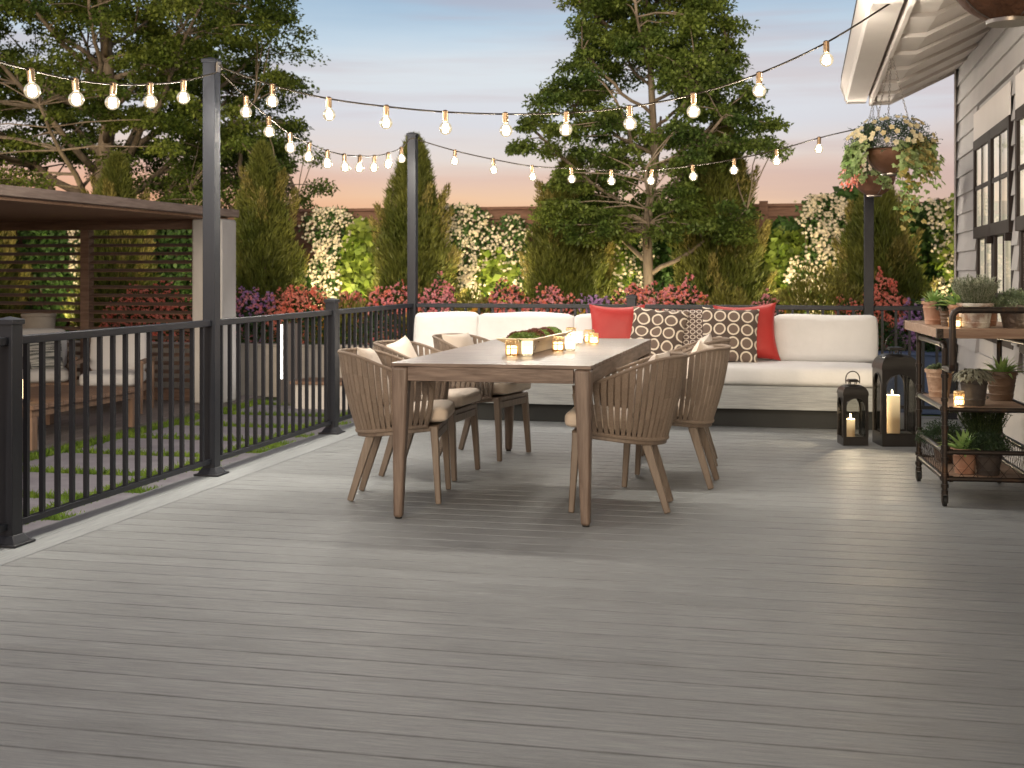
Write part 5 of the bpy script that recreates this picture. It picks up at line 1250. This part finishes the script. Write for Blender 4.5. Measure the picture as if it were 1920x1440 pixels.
GY = 'feathery yellow-green shrubs in the bed'
bush(-4.25, 16.4, .7, .78, 'bushyel', 'feathery yellow-green tuft right of the far left tall post', None, seed=101, grp=GY, feather=True)
bush(-.95, 16.4, .95, .84, 'bushyel', 'feathery yellow-green shrub between coral and magenta flowers', None, seed=102, grp=GY, feather=True, n=4200)
bush(.2, 16.7, 1.5, 1.05, 'bushyel', 'largest feathery yellow-green shrub, left of the tall post at the sofa end', None, seed=103, grp=GY, feather=True, n=4200)
bush(-5.9, 16.2, .7, .66, 'bushyel', 'low yellow-green shrub behind the short railing post', None, seed=104, grp=GY, feather=True)
climber(-7.35, .5, 1.3, 'dark leafy climber low beside the white pier', seed=151, flowers=0, mt='ivy', grp=GV, sz=.07, dens=.5)
climber(-6.2, 1.1, 1.55, 'wide leafy climber under the left fence gap', seed=152, flowers=0, mt='vine', grp=GV, sz=.085, dens=.4, y=18.38)
climber(-4.2, 1.1, 1.25, 'dark leafy climber low under the bare fence boards', seed=153, flowers=0, mt='ivy', grp=GV, sz=.07, dens=.5, y=18.38)
climber(-2.2, 1.5, 2.0, 'dark leafy climber filling the fence behind the slender trunk', seed=154, flowers=0, mt='ivy', grp=GV, sz=.07, dens=.5, y=18.38)
climber(-.2, .9, 1.9, 'dark leafy climber behind the bright vine near the sofa end', seed=155, flowers=0, mt='ivy', grp=GV, sz=.07, dens=.5, y=18.38)
climber(1.55, .9, 2.1, 'dark leafy climber between the last conifer and the house', seed=156, flowers=0, mt='ivy', grp=GV, sz=.07, dens=.5, y=18.38)
GD = 'low dark green plants along the bed'
for i in range(9):
    x = -7.4+i*1.02
    bush(x, 16.05, 1.05, .48, 'bushdark', ['low dark green plant by the pergola pier', 'low dark green plant behind the bollard light', 'low dark green plant behind the short post on the left', 'low dark green plant before the far left tall post',
        'low dark green plant behind the leftmost sofa cushion', 'low dark green plant behind the second sofa cushion', 'low dark green plant behind the left red pillow', 'low dark green plant behind the right red pillow',
        'low dark green plant left of the tall post at the sofa end'][i], None, seed=120+i, grp=GD)
bush(1.9, 16.0, 1.3, .5, 'bushdark', 'low dark green plant above the wall in painted blue shade', None, seed=131, grp=GD)

GH = 'dense dark climbers behind the louvred screen'
for i, (x, w, lab) in enumerate(((-9.6, 1.2, 'dark leafy climber behind the louvres right of the middle screen post'), (-8.1, .9, 'dark leafy climber behind the louvres next to the white pier'), (-11.7, 1.2, 'dark leafy climber behind the left end of the louvres'), (-13.0, 1.3, 'dark leafy climber outermost behind the left louvres'))):
    climber(x, w, 1.95, lab, seed=141+i, flowers=0, mt='ivy', grp=GH, sz=.06, dens=.5)

# small spike lamps in the bed that throw the warm light seen on the climbers and conifers
def spike_lamp(x, y, label, e):
    t = thing('garden_spotlight', label, 'garden light', (x, y, .16), 0, 'warm uplights hidden among the bed plants')
    m = MB(); m.tube([(0, 0, 0), (0, 0, .12)], .008, 8); m.build('spike', M['black'], t, True)
    m = MB(); m.tube([(0, -.03, .11), (0, .02, .17)], .03, 14, cap=False); m.build('housing', M['black'], t, 'auto')
    m = MB(); m.tube([(0, .005, .152), (0, .012, .160)], .027, 14); m.build('lens', M['candlelit'], t)
    ld = bpy.data.lights.new('uplight', 'SPOT'); ld.energy = e; ld.color = (1, .80, .46); ld.shadow_soft_size = .03; ld.spot_size = radians(125); ld.spot_blend = .9
    o = bpy.data.objects.new('uplight', ld); C.objects.link(o); o.parent = t; o.location = (0, .02, .19); o.rotation_euler = (radians(180-38), 0, 0)
for x, y, lab, e in ((-7.1, 17.3, 'uplight lighting the climber right of the pergola pier', 34), (-6.25, 17.2, 'uplight below the bright vine in the left fence gap', 34), (-4.75, 17.2, 'uplight below the climber right of the far left tall post', 34),
        (-3.95, 17.2, 'uplight below the bare fence boards', 30), (-2.55, 17.5, 'uplight glowing at the climber left of the slender trunk', 34), (-1.95, 16.9, 'uplight at the foot of the slender trunk', 20), (-.15, 17.2, 'uplight below the vine left of the sofa end post', 34),
        (.45, 17.1, 'uplight below the widest flowering climber', 30), (1.95, 17.1, 'uplight nearest the house corner', 34), (-10.9, 17.1, 'uplight below the climber behind the left louvres', 34), (-8.7, 17.1, 'uplight below the climber behind the right louvres', 34)):
    spike_lamp(x, y, lab, e*3.4)
